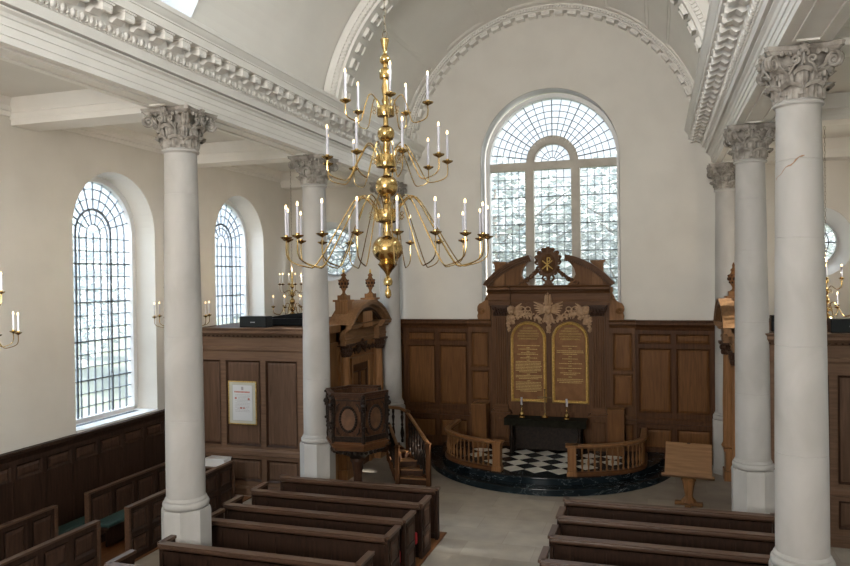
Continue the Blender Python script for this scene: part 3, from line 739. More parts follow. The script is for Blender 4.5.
# altar table
t=thing('altar_table','dark wooden altar table with a black green cloth under the commandment boards','altar',(0,2.42,.335))
b=MB(); b.box(-1.08,1.08,-.27,.27,.90,.96); b.build('tabletop',EBONY,t,bevel=.01)
for x in (-.93,.93):
    for y in (-.2,.2):
        MB().lathe([(.05,0),(.065,.03),(.05,.08),(.035,.12),(.06,.25),(.07,.38),(.045,.55),(.035,.62),(.055,.68),(.055,.88)],12,(x,y,0)).build('leg',EBONY,t)
MB().box(-.93,.93,.18,.22,.05,.88).box(-1,1,-.23,-.20,.78,.9).build('frame',EBONY,t,smooth=False)
b=MB(); b.grid(lambda u,v:((u-.5)*2.24,[-.30,-.305,-.29,.28][min(3,int(v*3+.01))]+.01*sin(u*30)*(v<.5),[.78,.88,.972,.972][min(3,int(v*3+.01))]),40,3)
b.build('altar_cloth',CLOTH,t)
def candlestick(x,lab):
    t=thing('altar_candlestick',lab,'candlestick',(x,2.36,1.309),0,'candlesticks on the altar')
    MB().lathe([(.085,0),(.09,.012),(.05,.05),(.075,.09),(.06,.14),(.022,.17),(.03,.2),(.014,.23),(.014,.31),(.03,.33),(.045,.345),(.018,.36)],14).build('stand',BRASS,t)
    MB().lathe([(.03,.355),(.03,.56)],12).build('candle',WAX,t)
candlestick(-.66,'brass candlestick with white candle left of the altar cross'); candlestick(.58,'brass candlestick with white candle right of the altar cross')
t=thing('altar_cross','thin dark brass cross standing in the middle of the altar','cross',(-.03,2.45,1.309))
MB().lathe([(.10,0),(.10,.02),(.05,.06),(.025,.1),(.018,.13)],12).build('foot',BRASS,t)
MB().box(-.014,.014,-.012,.012,.1,.78).box(-.17,.17,-.012,.012,.55,.58).ball((-.17,0,.565),.026).ball((.17,0,.565),.026).ball((0,0,.78),.026).build('cross_bars',noisy('aged_brass',(.10,.065,.025),(.2,.14,.06),freq=8,metal=.9,rough=.35),t)

# ================================================================== REREDOS
R=thing('altarpiece','tall carved oak altarpiece with broken pediment under the great east window','altarpiece',(0,EW,0))
YF=3.15-EW    # front face plane in local y
def rb(b,name,mat,par=R,**k):
    b.v=[(x,y,max(z,.336)) for x,y,z in b.v]; return b.build(name,mat,par,**k)
b=MB(); b.box(-1.70,1.70,-.22,-.02,0,4.98); b.box(-1.62,1.62,-.26,-.2,1.36,4.45); rb(b,'backboard',RWOOD,smooth=False)
def bent(b,W,z,prof,breaks,y0=0):
    """entablature that breaks forward over pilasters"""
    cornice_run(b,2*W,z,[(p-y0,q) for p,q in prof],-W)
    for (xa,xb,f) in breaks: cornice_run(b,xb-xa,z,[(p-y0+f,q) for p,q in prof],xa)
b=MB(); ep=[(.30,4.40),(.30,4.47),(.32,4.48),(.32,4.54),(.30,4.56),(.30,4.74),(.33,4.76),(.36,4.80),(.44,4.84),(.48,4.86),(.48,4.92),(.52,4.96),(.53,4.98)]
bent(b,1.68,0,ep,[(-1.72,-1.08,.12),(1.08,1.72,.12)]); 
x=-1.02
while x<1.03: b.box(x-.014,x+.014,-.40,-.30,4.79,4.83); x+=.055
rb(b,'entablature',RWOODX,smooth=False)
for s in (-1,1):
    xc=s*1.385
    b=MB(); b.box(xc-.175,xc+.175,-.34,-.2,1.42,4.12)
    for k in range(5):
        x=xc-.13+k*.065; b.lathe([(.021,0),(.021,2.5)],6,(x,-.34,1.52))
    p=rb(b,'pilaster',RWOOD,angle=40)
    b=MB(); b.box(xc-.21,xc+.21,-.38,-.2,1.36,1.42).box(xc-.20,xc+.20,-.37,-.2,1.42,1.50).box(xc-.185,xc+.185,-.355,-.2,1.50,1.54); b.build('pilaster_base',RWOODX,p,smooth=False)
    b=MB(); b.box(xc-.15,xc+.15,-.36,-.2,4.10,4.38).box(xc-.24,xc+.24,-.44,-.2,4.36,4.41)
    for r_ in range(2):
        for k in range(5):
            x=xc-.16+k*.08+(r_%2)*.04-.02; b.ball((x,-.38,4.15+r_*.10),.045,7,5,(.8,.7,1.3)); b.ball((x,-.42,4.19+r_*.10),.025,6,4)
    for q in (-1,1):
        b.tube([(xc+q*(.17+.06*cos(th)*(1-th/14)),-.42,4.30+.06*sin(th)*(1-th/14)) for th in [i*.6 for i in range(18)]],.016,5)
    b.build('pilaster_capital',MOULD,p)
    b=MB(); b.box(xc-.26,xc+.26,-.40,0,0,1.22).box(xc-.30,xc+.30,-.44,0,1.22,1.30).box(xc-.27,xc+.27,-.41,0,1.30,1.36).box(xc-.30,xc+.30,-.44,0,0,.46); b.frustum(xc-.18,xc+.18,.56,1.14,-.40,.03,-.42)
    rb(b,'pedestal',RWOOD,smooth=False)
# segmental broken pediment halves
for s in (-1,1):
    # arc from (1.80,4.98) to (.52,5.82): circle through with apex beyond
    xa,za,xb,zb=1.82,4.99,.50,5.80
    cx,cz=-.10,3.72
    Rr=sqrt((xa-cx)**2+(za-cz)**2); t0=atan2(za-cz,xa-cx); t1=atan2(zb-cz,xb-cx)
    b=MB(); m=20
    for (r0,r1,y0) in ((-.13,-.07,-.36),(-.07,-.02,-.44),(-.02,.02,-.50),(.02,.05,-.53)):
        vs=[];n_=m+1
        for i in range(n_):
            q=i/m; a=t0+(t1-t0)*q; rr=Rr+(sqrt((xb-cx)**2+(zb-cz)**2)-Rr)*q
            for r_,y in ((r0,y0),(r1,y0),(r1,-.02),(r0,-.02)): vs.append((s*(cx+(rr+r_)*cos(a)),y,cz+(rr+r_)*sin(a)))
        fs=[(i*4+k,i*4+(k+1)%4,(i+1)*4+(k+1)%4,(i+1)*4+k) for i in range(m) for k in range(4)]+[(3,2,1,0),(m*4,m*4+1,m*4+2,m*4+3)]
        b.add(vs,fs)
    for i in range(26):
        q=(i+.5)/26; a=t0+(t1-t0)*q; rr=Rr+(sqrt((xb-cx)**2+(zb-cz)**2)-Rr)*q-.11
        b.mat(Matrix.Translation((s*(cx+rr*cos(a)),-.39,cz+rr*sin(a)))@Matrix.Rotation(s*(pi/2-a),4,'Y')).box(-.016,.016,-.03,.03,-.025,.025)
    b.M=Matrix.Identity(4)
    pd=rb(b,'pediment_half',RWOODX,angle=25)
    b=MB(); poly=[]
    for i in range(13):
        q=i/12; a=t0+(t1-t0)*q; rr=Rr+(sqrt((xb-cx)**2+(zb-cz)**2)-Rr)*q-.10; poly.append((s*(cx+rr*cos(a)),cz+rr*sin(a)))
    poly+= [(s*.62,5.62),(s*.74,5.45),(s*.78,5.28),(s*.70,5.12),(s*.58,5.02),(s*.55,4.98)]
    b.prism(poly,'y',-.30,-.02); b.build('tympanum',FIELD,pd,smooth=False)
    b=MB(); b.box(s*1.39-.15,s*1.39+.15,-.34,-.04,4.98,5.62).box(s*1.39-.20,s*1.39+.20,-.39,.0,5.62,5.67).box(s*1.39-.17,s*1.39+.17,-.36,-.02,5.59,5.62)
    b.box(s*1.39-.15,s*1.39+.15,-.38,-.2,4.98,5.2)
    rb(b,'urn_block',WOODL,smooth=False)
    # big side scrolls
    b=MB(); pts=[(s*1.76,4.95),(s*1.80,4.78),(s*1.86,4.66),(s*1.97,4.56),(s*2.08,4.42)]
    prof=[(1.70,3.98),(1.70,4.92),(1.78,4.92),(1.80,4.80),(1.77,4.74),(1.82,4.66),(1.86,4.55),(1.95,4.48),(2.03,4.45),(2.08,4.37),(2.09,4.26),(2.06,4.18),(2.09,4.10),(2.07,3.98)]
    b.prism([(s*x,z) for x,z in prof],'y',-.30,-.04)
    for (x,z,r_) in ((1.96,4.24,.10),(1.80,4.6,.04)): b.lathe([(r_,0),(r_,.03),(r_*.6,.05),(r_*.5,.03),(r_*.25,.06)],16); k=len(b.v)-16*5; b.v[k:]=[(s*x+vx,-.30-vz,z+vy) for vx,vy,vz in b.v[k:]]
    rb(b,'side_scroll',WOODL,angle=30)
    # wing with two panels
    fr,fd,md=MB(),Multi(),Multi(); x0=1.70 if s>0 else -2.38
    cells=[(.07,.61,2.56,3.62),(.07,.61,1.58,2.48),(.07,.61,.50,1.1)] if s>0 else [(.07,.61,2.56,3.62),(.07,.61,1.58,2.48),(.07,.61,.50,1.1)]
    panelled(fr,fd,md,.68,3.80,cells,-.20)
    fr.box(0,.68,-.17,-.0,0,3.98)
    cornice_run(fr,.72,0,[(.23,3.76),(.25,3.78),(.28,3.84),(.34,3.87),(.34,3.93),(.38,3.99)],-.02)
    cornice_run(fr,.68,0,[(.23,1.20),(.27,1.22),(.27,1.30),(.23,1.36)])
    for bb in (fr,fd,md): bb.v=[(x+x0,y,z) for x,y,z in bb.v]
    wg=rb(fr,'side_wing',RWOOD,smooth=False); fd.build('panel_field',FIELD,wg,smooth=False); md.build('panel_moulding',RWOOD,wg,smooth=False)
# boxes standing on either side of the altar
for s,lb in ((-1,'plain upright oak pedestal box left of the altar'),(1,'plain upright oak pedestal box right of the altar')):
    t=thing('oak_pedestal',lb,'pedestal',(s*1.93-(.06 if s>0 else 0),2.72,.335),0,'oak pedestals beside the altar')
    MB().box(-.215,.215,-.18,.18,0,1.24).build('body',FIELD,t,smooth=False); MB().box(-.225,.225,-.19,.19,1.24,1.265).build('top',WOODL,t,bevel=.005)
# commandment boards
def tablet(s):
    xc=s*.595; hw=.465; z0=1.66; zs=3.42
    root=MB().prism([(xc-hw,z0),(xc+hw,z0)]+[(xc+hw*cos(pi*i/20),zs+hw*sin(pi*i/20)) for i in range(21)],'y',-.285,-.25).build('commandment_board',TABLET,R,smooth=False)
    fr=MB(); 
    path=[(xc-hw,z0),(xc+hw,z0),(xc+hw,zs)]+[(xc+hw*cos(pi*i/20),zs+hw*sin(pi*i/20)) for i in range(1,20)]+[(xc-hw,zs)]
    n=len(path)
    def off(d):
        return [(xc-hw-d,z0-d),(xc+hw+d,z0-d),(xc+hw+d,zs)]+[(xc+(hw+d)*cos(pi*i/20),zs+(hw+d)*sin(pi*i/20)) for i in range(1,20)]+[(xc-hw-d,zs)]
    o0,o1,om=off(-.035),off(.055),off(.01)
    vs=[(x,-.285,z) for x,z in o0]+[(x,-.335,z) for x,z in om]+[(x,-.26,z) for x,z in o1]
    fs=[(k*n+i,k*n+(i+1)%n,(k+1)*n+(i+1)%n,(k+1)*n+i) for k in range(2) for i in range(n)]
    fr.add(vs,fs)
    L=0
    for i in range(n):
        a=Vector(om[i]); c=Vector(om[(i+1)%n]); d=(c-a).length; k=max(1,int(d/.055))
        for q in range(k): p=a.lerp(c,(q+.5)/k); fr.ball((p.x,-.333,p.y),.022,6,4,(1.1,.6,.8))
    fr.build('gilt_frame',GOLD,root)
    tx=MB(); rnd=random.Random(3+s); z=3.62
    # flourished heading
    for k in range(5):
        zc=3.74-.075*k; half=[.14,.24,.29,.30,.26][k]
        x=-half
        while x<half:
            ww=.02+.02*rnd.random(); tx.tube([(xc+x+ww*.5+ww*.5*cos(t_),-.29,zc+.024*sin(t_)) for t_ in [i*pi/4 for i in range(9)]],.0045,4,False); x+=ww*1.5
    # rows of small lettering
    rows=[]; z=3.24
    blocks=[1,1,2,1,8,3,7] if s<0 else [1,3,1,1,1,2,3]
    for bi,nr in enumerate(blocks):
        for r_ in range(nr):
            wd=.37 if (nr>2 and r_<nr-1) else .18+.15*rnd.random()
            x=-wd
            while x<wd-.02:
                ww=.016+.03*rnd.random(); tx.box(xc+x,xc+x+ww,-.2875,-.284,z-.009,z+.009); x+=ww+.010
            z-=.043 if s<0 else .048
        if z>1.86 and bi<len(blocks)-1:
            zz=z-.02
            for k in (-1,0,1): tx.tube([(xc+k*.03+.016*cos(t_),-.288,zz+.012*sin(t_)) for t_ in [i*pi/4 for i in range(9)]],.004,4,False)
            z-= .062 if s<0 else .085
        if z<1.80: break
    tx.build('gold_lettering',GOLDP,root,smooth=False)
tablet(-1); tablet(1)
# limewood carving over the boards
def cherub_head(b,x,z,sc=1):
    b.ball((x,-.43,z),.105*sc,14,10,(.9,.85,1.1)); b.ball((x,-.40,z+.05*sc),.112*sc,10,7,(1,.75,.75)); b.ball((x,-.525,z-.005),.016*sc,6,5,(1,1,1.4))
    for q in (-1,1): b.ball((x+q*.045*sc,-.50,z-.035*sc),.03*sc,7,5); b.ball((x+q*.033*sc,-.515,z+.015*sc),.011*sc,5,4)
def wing(b,x,z,s,L,up):
    for k in range(6):
        a=radians(up-k*9); l=L*(1-.09*k)
        pts=[(x+s*l*q*cos(a),-.31-.02*sin(q*3),z-.02*k+l*q*sin(a)-.05*q*q) for q in (0,.25,.5,.75,1)]
        b.tube(pts,[.030,.036,.034,.026,.012],7)
def cluster(b,x,z,r,n,rnd):
    for i in range(n):
        a=2*pi*rnd.random(); q=r*sqrt(rnd.random()); rr=.022+.022*rnd.random()
        b.ball((x+q*cos(a),-.30-.05*rnd.random(),z+q*sin(a)),rr,6,5,(1,.8,1))
        if i%3==0:
            b.at((x+q*cos(a),-.33,z+q*sin(a)),ry=a).frustum(-.05,.05,-.022,.022,0,.018,-.02); b.M=Matrix.Identity(4)
def carving(nm,f): b=MB(); f(b,random.Random(5)); return rb(b,nm,LIME)
carving('carved_crown',lambda b,r:([b.ball((k*.06,-.36-.03*(k==0),4.55),.11,10,8,(.42,.7,1.6)) for k in (-1,0,1)],b.ball((0,-.39,4.74),.03),b.tube([(-.13,-.36,4.46),(0,-.41,4.445),(.13,-.36,4.46)],.03,8)))
carving('carved_cherub',lambda b,r:(cherub_head(b,0,4.28,1.15),wing(b,.06,4.33,1,.42,32),wing(b,-.06,4.33,-1,.42,32),wing(b,.04,4.20,1,.24,-62),wing(b,-.04,4.20,-1,.24,-62)))
def drop(b,r):
    for k in range(9): cluster(b,0,4.08-.055*k,.075-.006*k,5,r)
carving('carved_drop',drop)
for s in (-1,1):
    def f(b,r,s=s):
        cherub_head(b,s*1.06,4.26,1.05); wing(b,s*.99,4.26,-s,.34,48); wing(b,s*1.08,4.16,s,.20,-70); wing(b,s*1.05,4.12,s,.22,-88)
    carving('carved_cherub',f)
    def f2(b,r,s=s):
        for k in range(16):
            q=k/15; x=s*(.20+q*.92); z=4.02-.0*q+.16*sin(q*pi)-.10*(1-abs(2*q-1))*0-.05; cluster(b,x,z,.075,4,r)
        for k in range(7): cluster(b,s*1.15,4.05-.06*k,.06-.005*k,4,r)
    carving('carved_swag',f2)
    def f3(b,r,s=s):
        x=s*.66; z=4.24
        for q in (-1,1):
            b.tube([(x+q*(.08+.075*cos(t)),-.33,z+.06+.06*sin(t)) for t in [i*pi/5 for i in range(11)]],.018,6,False)
            b.tube([(x+q*(.13+.06*cos(t)),-.32,z-.05+.06*sin(t)) for t in [i*pi/5 for i in range(11)]],.016,6,False)
            b.tube([(x,-.34,z),(x+q*.05,-.35,z-.12),(x+q*.03,-.34,z-.22)],[.02,.022,.012],6)
        b.ball((x,-.35,z),.04)
    carving('carved_ribbon',f3)
# central cartouche with the gilt monogram, and its garlands
b=MB(); sh=[(0,5.22),(.13,5.25),(.23,5.36),(.24,5.48),(.29,5.58),(.28,5.70),(.34,5.80),(.24,5.90),(.14,5.93),(0,5.96)]
sh=sh+[(-x,z) for x,z in sh[::-1][1:-1]]
b.prism(sh,'y',-.30,-.14)
b.ball((0,-.28,5.60),.24,16,10,(.95,.45,1.22))
for s in (-1,1):
    for (x,z,r_) in ((.30,5.76,.075),(.31,5.62,.06),(.24,5.88,.07),(.27,5.47,.055),(.20,5.33,.06),(.12,5.98,.06)):
        b.tube([(s*(x+r_*cos(t)*(1-t/16)),-.24-.03*(t>3),z+r_*sin(t)*(1-t/16)) for t in [i*.55 for i in range(18)]],.028,6)
    b.tube([(s*.13,-.22,5.26),(s*.17,-.22,5.18),(s*.1,-.22,5.10)],.035,6)
b.box(-.14,.14,-.28,-.14,5.94,6.00).box(-.10,.10,-.28,-.14,6.0,6.05).box(-.05,.05,-.27,-.15,6.05,6.09)
b.lathe([(.06,5.1),(.05,5.18),(.09,5.26)],10,(0,-.2,0)); b.box(-.14,.14,-.3,-.1,4.98,5.03).box(-.10,.10,-.27,-.13,5.03,5.12)
ct=rb(b,'cartouche',RWOOD)
b=MB()
for (p,q) in (((0,5.40),(0,5.76)),((-.15,5.44),(.14,5.68)),((.15,5.44),(-.14,5.68))): b.tube([(p[0],-.405,p[1]),(q[0],-.41,q[1])],.018,6)
b.tube([(0,-.41,5.76),(.07,-.41,5.76),(.085,-.41,5.71),(.06,-.41,5.66),(0,-.41,5.66)],.017,6)
b.build('gilt_monogram',GOLD,ct)
for s in (-1,1):
    b=MB(); r=random.Random(9)
    for k in range(15):
        q=k/14; x=s*(.30+.62*q); z=5.40-.40*q-.06*sin(q*pi); 
        for i in range(4): b.ball((x+.035*r.uniform(-1,1),-.24+.05*r.uniform(-1,1),z+.035*r.uniform(-1,1)),.036+.014*r.random(),6,5)
    rb(b,'garland',RWOOD)

# ================================================================== PULPIT AND STAIR
t=thing('pulpit','hexagonal dark carved wooden pulpit with oval inlaid panels','pulpit',(-3.6,-2.4,0))
RP=.70; ZB,ZT=1.56,2.72; off=radians(-56)
def hexp(r): return [(r*cos(off+k*pi/3),r*sin(off+k*pi/3)) for k in range(6)]
OPEN=2                                 # open face at the back (between vertices 1-2)
for k in range(6):
    if k==1: continue
    p,q=Vector(hexp(RP)[k]),Vector(hexp(RP)[(k+1)%6]); mid=(p+q)/2; L=(q-p).length; ang=atan2((q-p).y,(q-p).x)
    b=MB(); b.at((mid.x,mid.y,0),rz=ang); b.box(-L/2+.02,L/2-.02,.0,.05,ZB+.1,ZT-.06)
    o=b.build('side_panel',PULP,t,smooth=False)
    c=MB(); c.at((mid.x,mid.y,0),rz=ang)
    n_=28
    for i in range(n_):
        a=2*pi*i/n_; c.ball((.19*cos(a),-.015,2.14+.27*sin(a)),.034,6,5,(1,.8,1))
    for sx in (-1,1):
        for sz in (-1,1): c.tube([(sx*.20,-.01,2.14+sz*.34),(sx*.26,-.015,2.14+sz*.28),(sx*.27,-.015,2.14+sz*.18)],.018,5)
    c.box(-L/2,L/2,-.02,.04,ZB+.08,ZB+.20).box(-L/2,L/2,-.015,.03,ZT-.18,ZT-.15)
    c.build('oval_frame',EBONY,o)
    d=MB(); d.at((mid.x,mid.y,0),rz=ang); d.add([(.17*cos(2*pi*i/24),-.006,2.14+.25*sin(2*pi*i/24)) for i in range(24)],[tuple(range(24))]); d.build('oval_inlay',noisy('inlay_%d'%k,(.075,.036,.018),(.14,.070,.036),freq=7,rough=.35) if k==0 else bpy.data.materials['inlay_0'],o,smooth=False)
for k in range(6):
    x,y=hexp(RP)[k]; b=MB(); b.lathe([(.04,ZB+.05),(.05,ZB+.15),(.035,ZB+.25),(.045,2.0),(.06,2.25),(.05,2.40),(.065,2.5),(.05,2.58),(.05,ZT-.05)],10,(x,y,0))
    for q in range(9): b.ball((x*1.06+.02*sin(q*2.1),y*1.06+.02*cos(q*2.1),ZB+.3+.1*q),.032,6,5)
    b.ball((x*1.08,y*1.08,2.44),.06,8,6); b.build('corner_carving',EBONY,t)
def hexring(b,r0,r1,z0,z1,gap=None):
    for k in range(6):
        if gap is not None and k==gap: continue
        A,B=hexp(r1)[k],hexp(r1)[(k+1)%6]; C,D=hexp(r0)[(k+1)%6],hexp(r0)[k]
        b.prism([A,B,C,D],'z',z0,z1)
b=MB(); hexring(b,RP-.06,RP+.06,ZT-.05,ZT,1); hexring(b,RP-.04,RP+.035,ZT-.10,ZT-.05,1); b.build('top_rail',MOULD,t,smooth=False,bevel=.008)
b=MB(); 
for (r_,z0,z1) in ((RP+.02,1.50,1.56),(RP+.06,1.56,1.60),(RP+.03,1.60,1.64),(RP-.04,1.42,1.50)): b.prism(hexp(r_),'z',z0,z1)
b.build('base_moulding',WOODX,t,smooth=False)
b=MB(); vs=[];lv=[(.68,1.43),(.60,1.38),(.42,1.30),(.25,1.22),(.16,1.14)]
for r_,z in lv: vs+=[(x,y,z) for x,y in hexp(r_)]
b.add(vs,[(j*6+i,j*6+(i+1)%6,(j+1)*6+(i+1)%6,(j+1)*6+i) for j in range(4) for i in range(6)])
for k in range(30): a=2*pi*k/30; b.ball((.57*cos(a),.57*sin(a),1.38),.05,6,5)
b.build('carved_underside',EBONY,t)
b=MB(); b.lathe([(.16,1.16),(.17,1.1),(.13,1.02),(.12,.9),(.10,.85),(.10,.35),(.14,.28),(.13,.22),(.18,.16),(.2,.1)],16); b.lathe([(.24,0),(.24,.1)],6); b.build('stem',MOULD,t)
# stair: curved flight rising behind the pulpit
S=thing('pulpit_stair','curved oak stair with turned balusters climbing behind the pulpit','staircase',(-2.95,-.33,0))
sx,sy=-2.95,-.33
inn=[(-3.34,-.36),(-3.50,-.22),(-3.62,-.10),(-3.72,-.02),(-3.80,.0)]
out=[(-2.55,-.33),(-2.78,-.11),(-3.01,.11),(-3.28,.36),(-3.62,.52)]
N=5; RZ=.172
def lerp2(a,b_,q): return (a[0]+(b_[0]-a[0])*q,a[1]+(b_[1]-a[1])*q)
tr=MB(); rs=MB()
for i in range(4):
    a,b1,c,d=inn[i],out[i],out[i+1],inn[i+1]; z=RZ*(i+1)
    P=[(p[0]-sx,p[1]-sy) for p in (a,b1,c,d)]
    rs.prism(P,'z',max(0,z-RZ*1.0-(.0 if i==0 else .0)),z-.035) if i==0 else rs.prism(P,'z',z-RZ-.05,z-.035)
    cx=sum(p[0] for p in P)/4; cy=sum(p[1] for p in P)/4
    tr.prism([(cx+(p[0]-cx)*1.05,cy+(p[1]-cy)*1.05) for p in P],'z',z-.035,z)
# landing and upper straight flight towards the pulpit door
P=[(-3.80-sx,0-sy),(-3.62-sx,.52-sy),(-4.22-sx,.52-sy),(-4.22-sx,0-sy)]; tr.prism(P,'z',.825,.86); rs.prism(P,'z',.70,.825)
for i in range(5):
    y1=-.0-i*.33; z=.86+.14*(i+1); tr.box(-4.22-sx,-3.62-sx,y1-.34-sy,y1-sy,z-.035,z); rs.box(-4.2-sx,-3.64-sx,y1-.32-sy,y1-sy,z-.17,z-.035)
tr.build('tread',WOODLX,S,smooth=False); rs.build('riser',MOULD,S,smooth=False)
def newel(x,y,z0,z1):
    b=MB(); b.box(x-sx-.055,x-sx+.055,y-sy-.055,y-sy+.055,z0,z1).box(x-sx-.07,x-sx+.07,y-sy-.07,y-sy+.07,z1,z1+.035).lathe([(.05,z1+.035),(.06,z1+.055),(.02,z1+.07)],10,(x-sx,y-sy,0)); b.build('newel_post',WOOD,S,bevel=.006)
newel(-2.55,-.36,0,1.05); newel(-3.36,-.40,0,.95); newel(-3.36,.44,0,1.68)
def handrail(pts):
    b=MB(); b.tube([(p[0]-sx,p[1]-sy,p[2]) for p in pts],.045,8); b.v=[v for v in b.v]; b.build('handrail',WOODLX,S)
ro=[(-2.55,-.34,1.06),(-2.82,-.085,1.267),(-3.09,.17,1.474),(-3.36,.42,1.68)]
handrail(ro); ri=[(-3.36,-.38,.95),(-3.50,-.22,1.14),(-3.62,-.10,1.30),(-3.72,-.02,1.45)]
handrail(ri); ru=[(-3.36,.44,1.70),(-3.62,.55,1.76),(-4.26,.55,1.78),(-4.26,0,1.85),(-4.26,-1.6,2.6)]; handrail(ru)
TB=[(.028,0),(.036,.02),(.036,.07),(.022,.09),(.042,.16),(.052,.24),(.038,.34),(.022,.42),(.038,.46),(.022,.5),(.032,.6),(.044,.66),(.022,.72),(.036,.78),(.036,.86)]
def balus(x,y,z0,z1):
    h=(z1-z0)/.86; b=MB(); b.lathe([(r_,z*h) for r_,z in TB],10,(0,0,0)); o=b.build('baluster',EBONY,S); o.location=(x-sx,y-sy,z0)
for path,zf in ((ro,lambda q:.10+.62*q),(ri,lambda q:.15+.55*q)):
    K=7 if path is ro else 4
    for k in range(K):
        q=(k+.7)/(K+.4)*3; i=min(2,int(q)); f_=q-i; a,c=path[i],path[i+1]
        x,y,z=[a[j]+(c[j]-a[j])*f_ for j in range(3)]; balus(x,y,zf(q/3),z-.02)
for x in (-3.55,-3.8,-4.05): balus(x,.53,.86,1.74)
for pa in (out,inn):
    b=MB()
    for i in range(4):
        (x0,y0),(x1,y1)=pa[i],pa[i+1]; z=RZ*(i+1)
        b.add([(x0-sx,y0-sy,max(0,z-.30)),(x1-sx,y1-sy,max(0,z-.14)),(x1-sx,y1-sy,z+.10),(x0-sx,y0-sy,z-.04)],[(0,1,2,3)])
    o=b.build('string_board',WOOD,S,smooth=False); md_=o.modifiers.new('solid','SOLIDIFY'); md_.thickness=.035; md_.offset=0
# ================================================================== VESTRY ENCLOSURES
def urn(name,lab,loc):
    t=thing(name,lab,'urn',loc,0,'carved wooden urns on the doorcases')
    MB().box(-.13,.13,-.13,.13,0,.12).lathe([(.10,.12),(.05,.16),(.035,.21),(.05,.25),(.09,.32),(.12,.40),(.13,.47),(.15,.51),(.11,.53),(.07,.57),(.05,.62),(.08,.65),(.06,.68),(.03,.70),(.035,.72)],16).build('body',WOODL,t)
    b=MB()
    for i in range(8):
        a=2*pi*i/8; b.ball((.12*cos(a),.12*sin(a),.43),.035,6,5,(1,1,1.3)); b.ball((.09*cos(a+.4),.09*sin(a+.4),.34),.03,6,5); b.ball((.12*cos(a+.4),.12*sin(a+.4),.51),.03,6,5)
    b.build('carved_garland',MOULD,t)
    MB().lathe([(.02,.71),(.035,.75),(.027,.79),(.012,.83),(.0,.85)],10).build('finial',GOLD if 'left' in lab else WOODL,t)
    return t
def doorcase(s):
    side='left' if s<0 else 'right'
    # local frame: x along the wall, -y towards the nave
    t=thing('doorcase','carved oak doorcase with curved pediment on the '+side+' vestry wall','doorway',(-5.0 if s<0 else 4.80,1.05,0),pi/2 if s<0 else -pi/2)
    for q in (-1,1):
        b=MB(); b.box(q*1.2-.22,q*1.2+.22,-.22,0,0,.75).box(q*1.2-.26,q*1.2+.26,-.26,0,.75,.83).box(q*1.2-.26,q*1.2+.26,-.26,0,0,.25)
        b.build('pedestal',DWOOD,t,smooth=False)
    for q in (-1,1):
        b=MB(); b.box(q*1.2-.2,q*1.2+.2,-.08,0,.83,3.5); b.lathe([(.17,.83),(.19,.87),(.15,.95),(.145,1.0),(.145,2.0),(.12,3.18),(.14,3.2)],20,(q*1.2,-.12,0)); p=b.build('column_shaft',DWOOD,t)
        b=MB(); b.lathe([(.12,3.18),(.13,3.3),(.19,3.46)],14,(q*1.2,-.12,0))
        for r_ in range(2):
            for i in range(9): a=pi+pi*i/8; b.ball((q*1.2+(.14+.03*r_)*cos(a),-.12+(.14+.03*r_)*sin(a),3.25+.12*r_),.045,6,5,(1,1,1.5))
        b.box(q*1.2-.23,q*1.2+.23,-.34,0,3.46,3.52); b.build('carved_capital',MOULD,p)
    b=MB(); W=1.48
    bent(b,W,0,[(.10,3.50),(.10,3.60),(.12,3.61),(.12,3.66),(.10,3.68),(.10,3.84),(.14,3.88),(.24,3.92),(.28,3.94),(.28,4.0),(.32,4.04)],[(-W,-.92,.16),(.92,W,.16)])
    x=-1.44
    while x<1.45: b.box(x-.018,x+.018,-.36 if abs(x)>.9 else -.20,-.1,3.85,3.90); x+=.07
    b.build('entablature',DWOODX,t,smooth=False)
    b=MB(); rnd=random.Random(2)
    for i in range(70):
        x=rnd.uniform(-.95,.95); z=3.36+.10*cos(x*5)+rnd.uniform(-.07,.07); b.ball((x,-.09-.04*rnd.random(),z),rnd.uniform(.022,.05),6,5,(1,.7,1))
    for q in (-1,1):
        wing(b,q*.1,3.40,q,.34,20)
    b.v=[(x,min(y+.22,0) if y<-.28 else y,z) for x,y,z in b.v]
    b.ball((0,-.14,3.40),.09,10,8); b.build('carved_frieze',MOULD,t)
    fr=MB(); fr.box(-.95,.95,-.05,0,3.05,3.5); fr.box(-.95,-.62,-.05,0,0,3.05).box(.62,.95,-.05,0,0,3.05)
    fr.box(-.70,-.58,-.09,0,0,3.0).box(.58,.70,-.09,0,0,3.0).box(-.72,.72,-.10,0,2.9,3.04).box(-.78,.78,-.14,0,3.04,3.10); fr.build('door_frame',DWOOD,t,smooth=False)
    # segmental pediment
    b=MB(); c=(0,2.64); hA=asin_=math.asin(1.48/2.01)
    b.arc(c,1.72,1.80,pi/2-hA,pi/2+hA,-.20,0,30); b.arc(c,1.80,1.88,pi/2-hA,pi/2+hA,-.30,.12,30); b.arc(c,1.88,1.96,pi/2-hA,pi/2+hA,-.42,.22,30); b.arc(c,1.96,2.01,pi/2-hA,pi/2+hA,-.45,.25,30)
    b.build('curved_pediment',DWOODX,t,angle=25)
    b=MB(); n_=40
    for i in range(n_):
        a=pi/2-hA+2*hA*(i+.5)/n_; b.mat(Matrix.Translation((1.77*cos(a),-.24,c[1]+1.77*sin(a)))@Matrix.Rotation(pi/2-a,4,'Y')).box(-.022,.022,-.04,.06,-.04,.03)
    b.M=Matrix.Identity(4); rnd=random.Random(4)
    for i in range(60):
        x=rnd.uniform(-.8,.8); z=4.10+rnd.random()*max(.02,(.24-.2*abs(x))); b.ball((x,-.10,z),.04,6,4)
    b.build('pediment_carving',MOULD,t)
    b=MB(); b.prism([(-1.4,4.02),(1.4,4.02)]+[(1.75*cos(a),2.64+1.75*sin(a)) for a in [pi/2-hA*.95+2*hA*.95*i/16 for i in range(17)]],'y',-.08,0)
    b.box(-.34,.34,-.30,0,3.9,4.34)
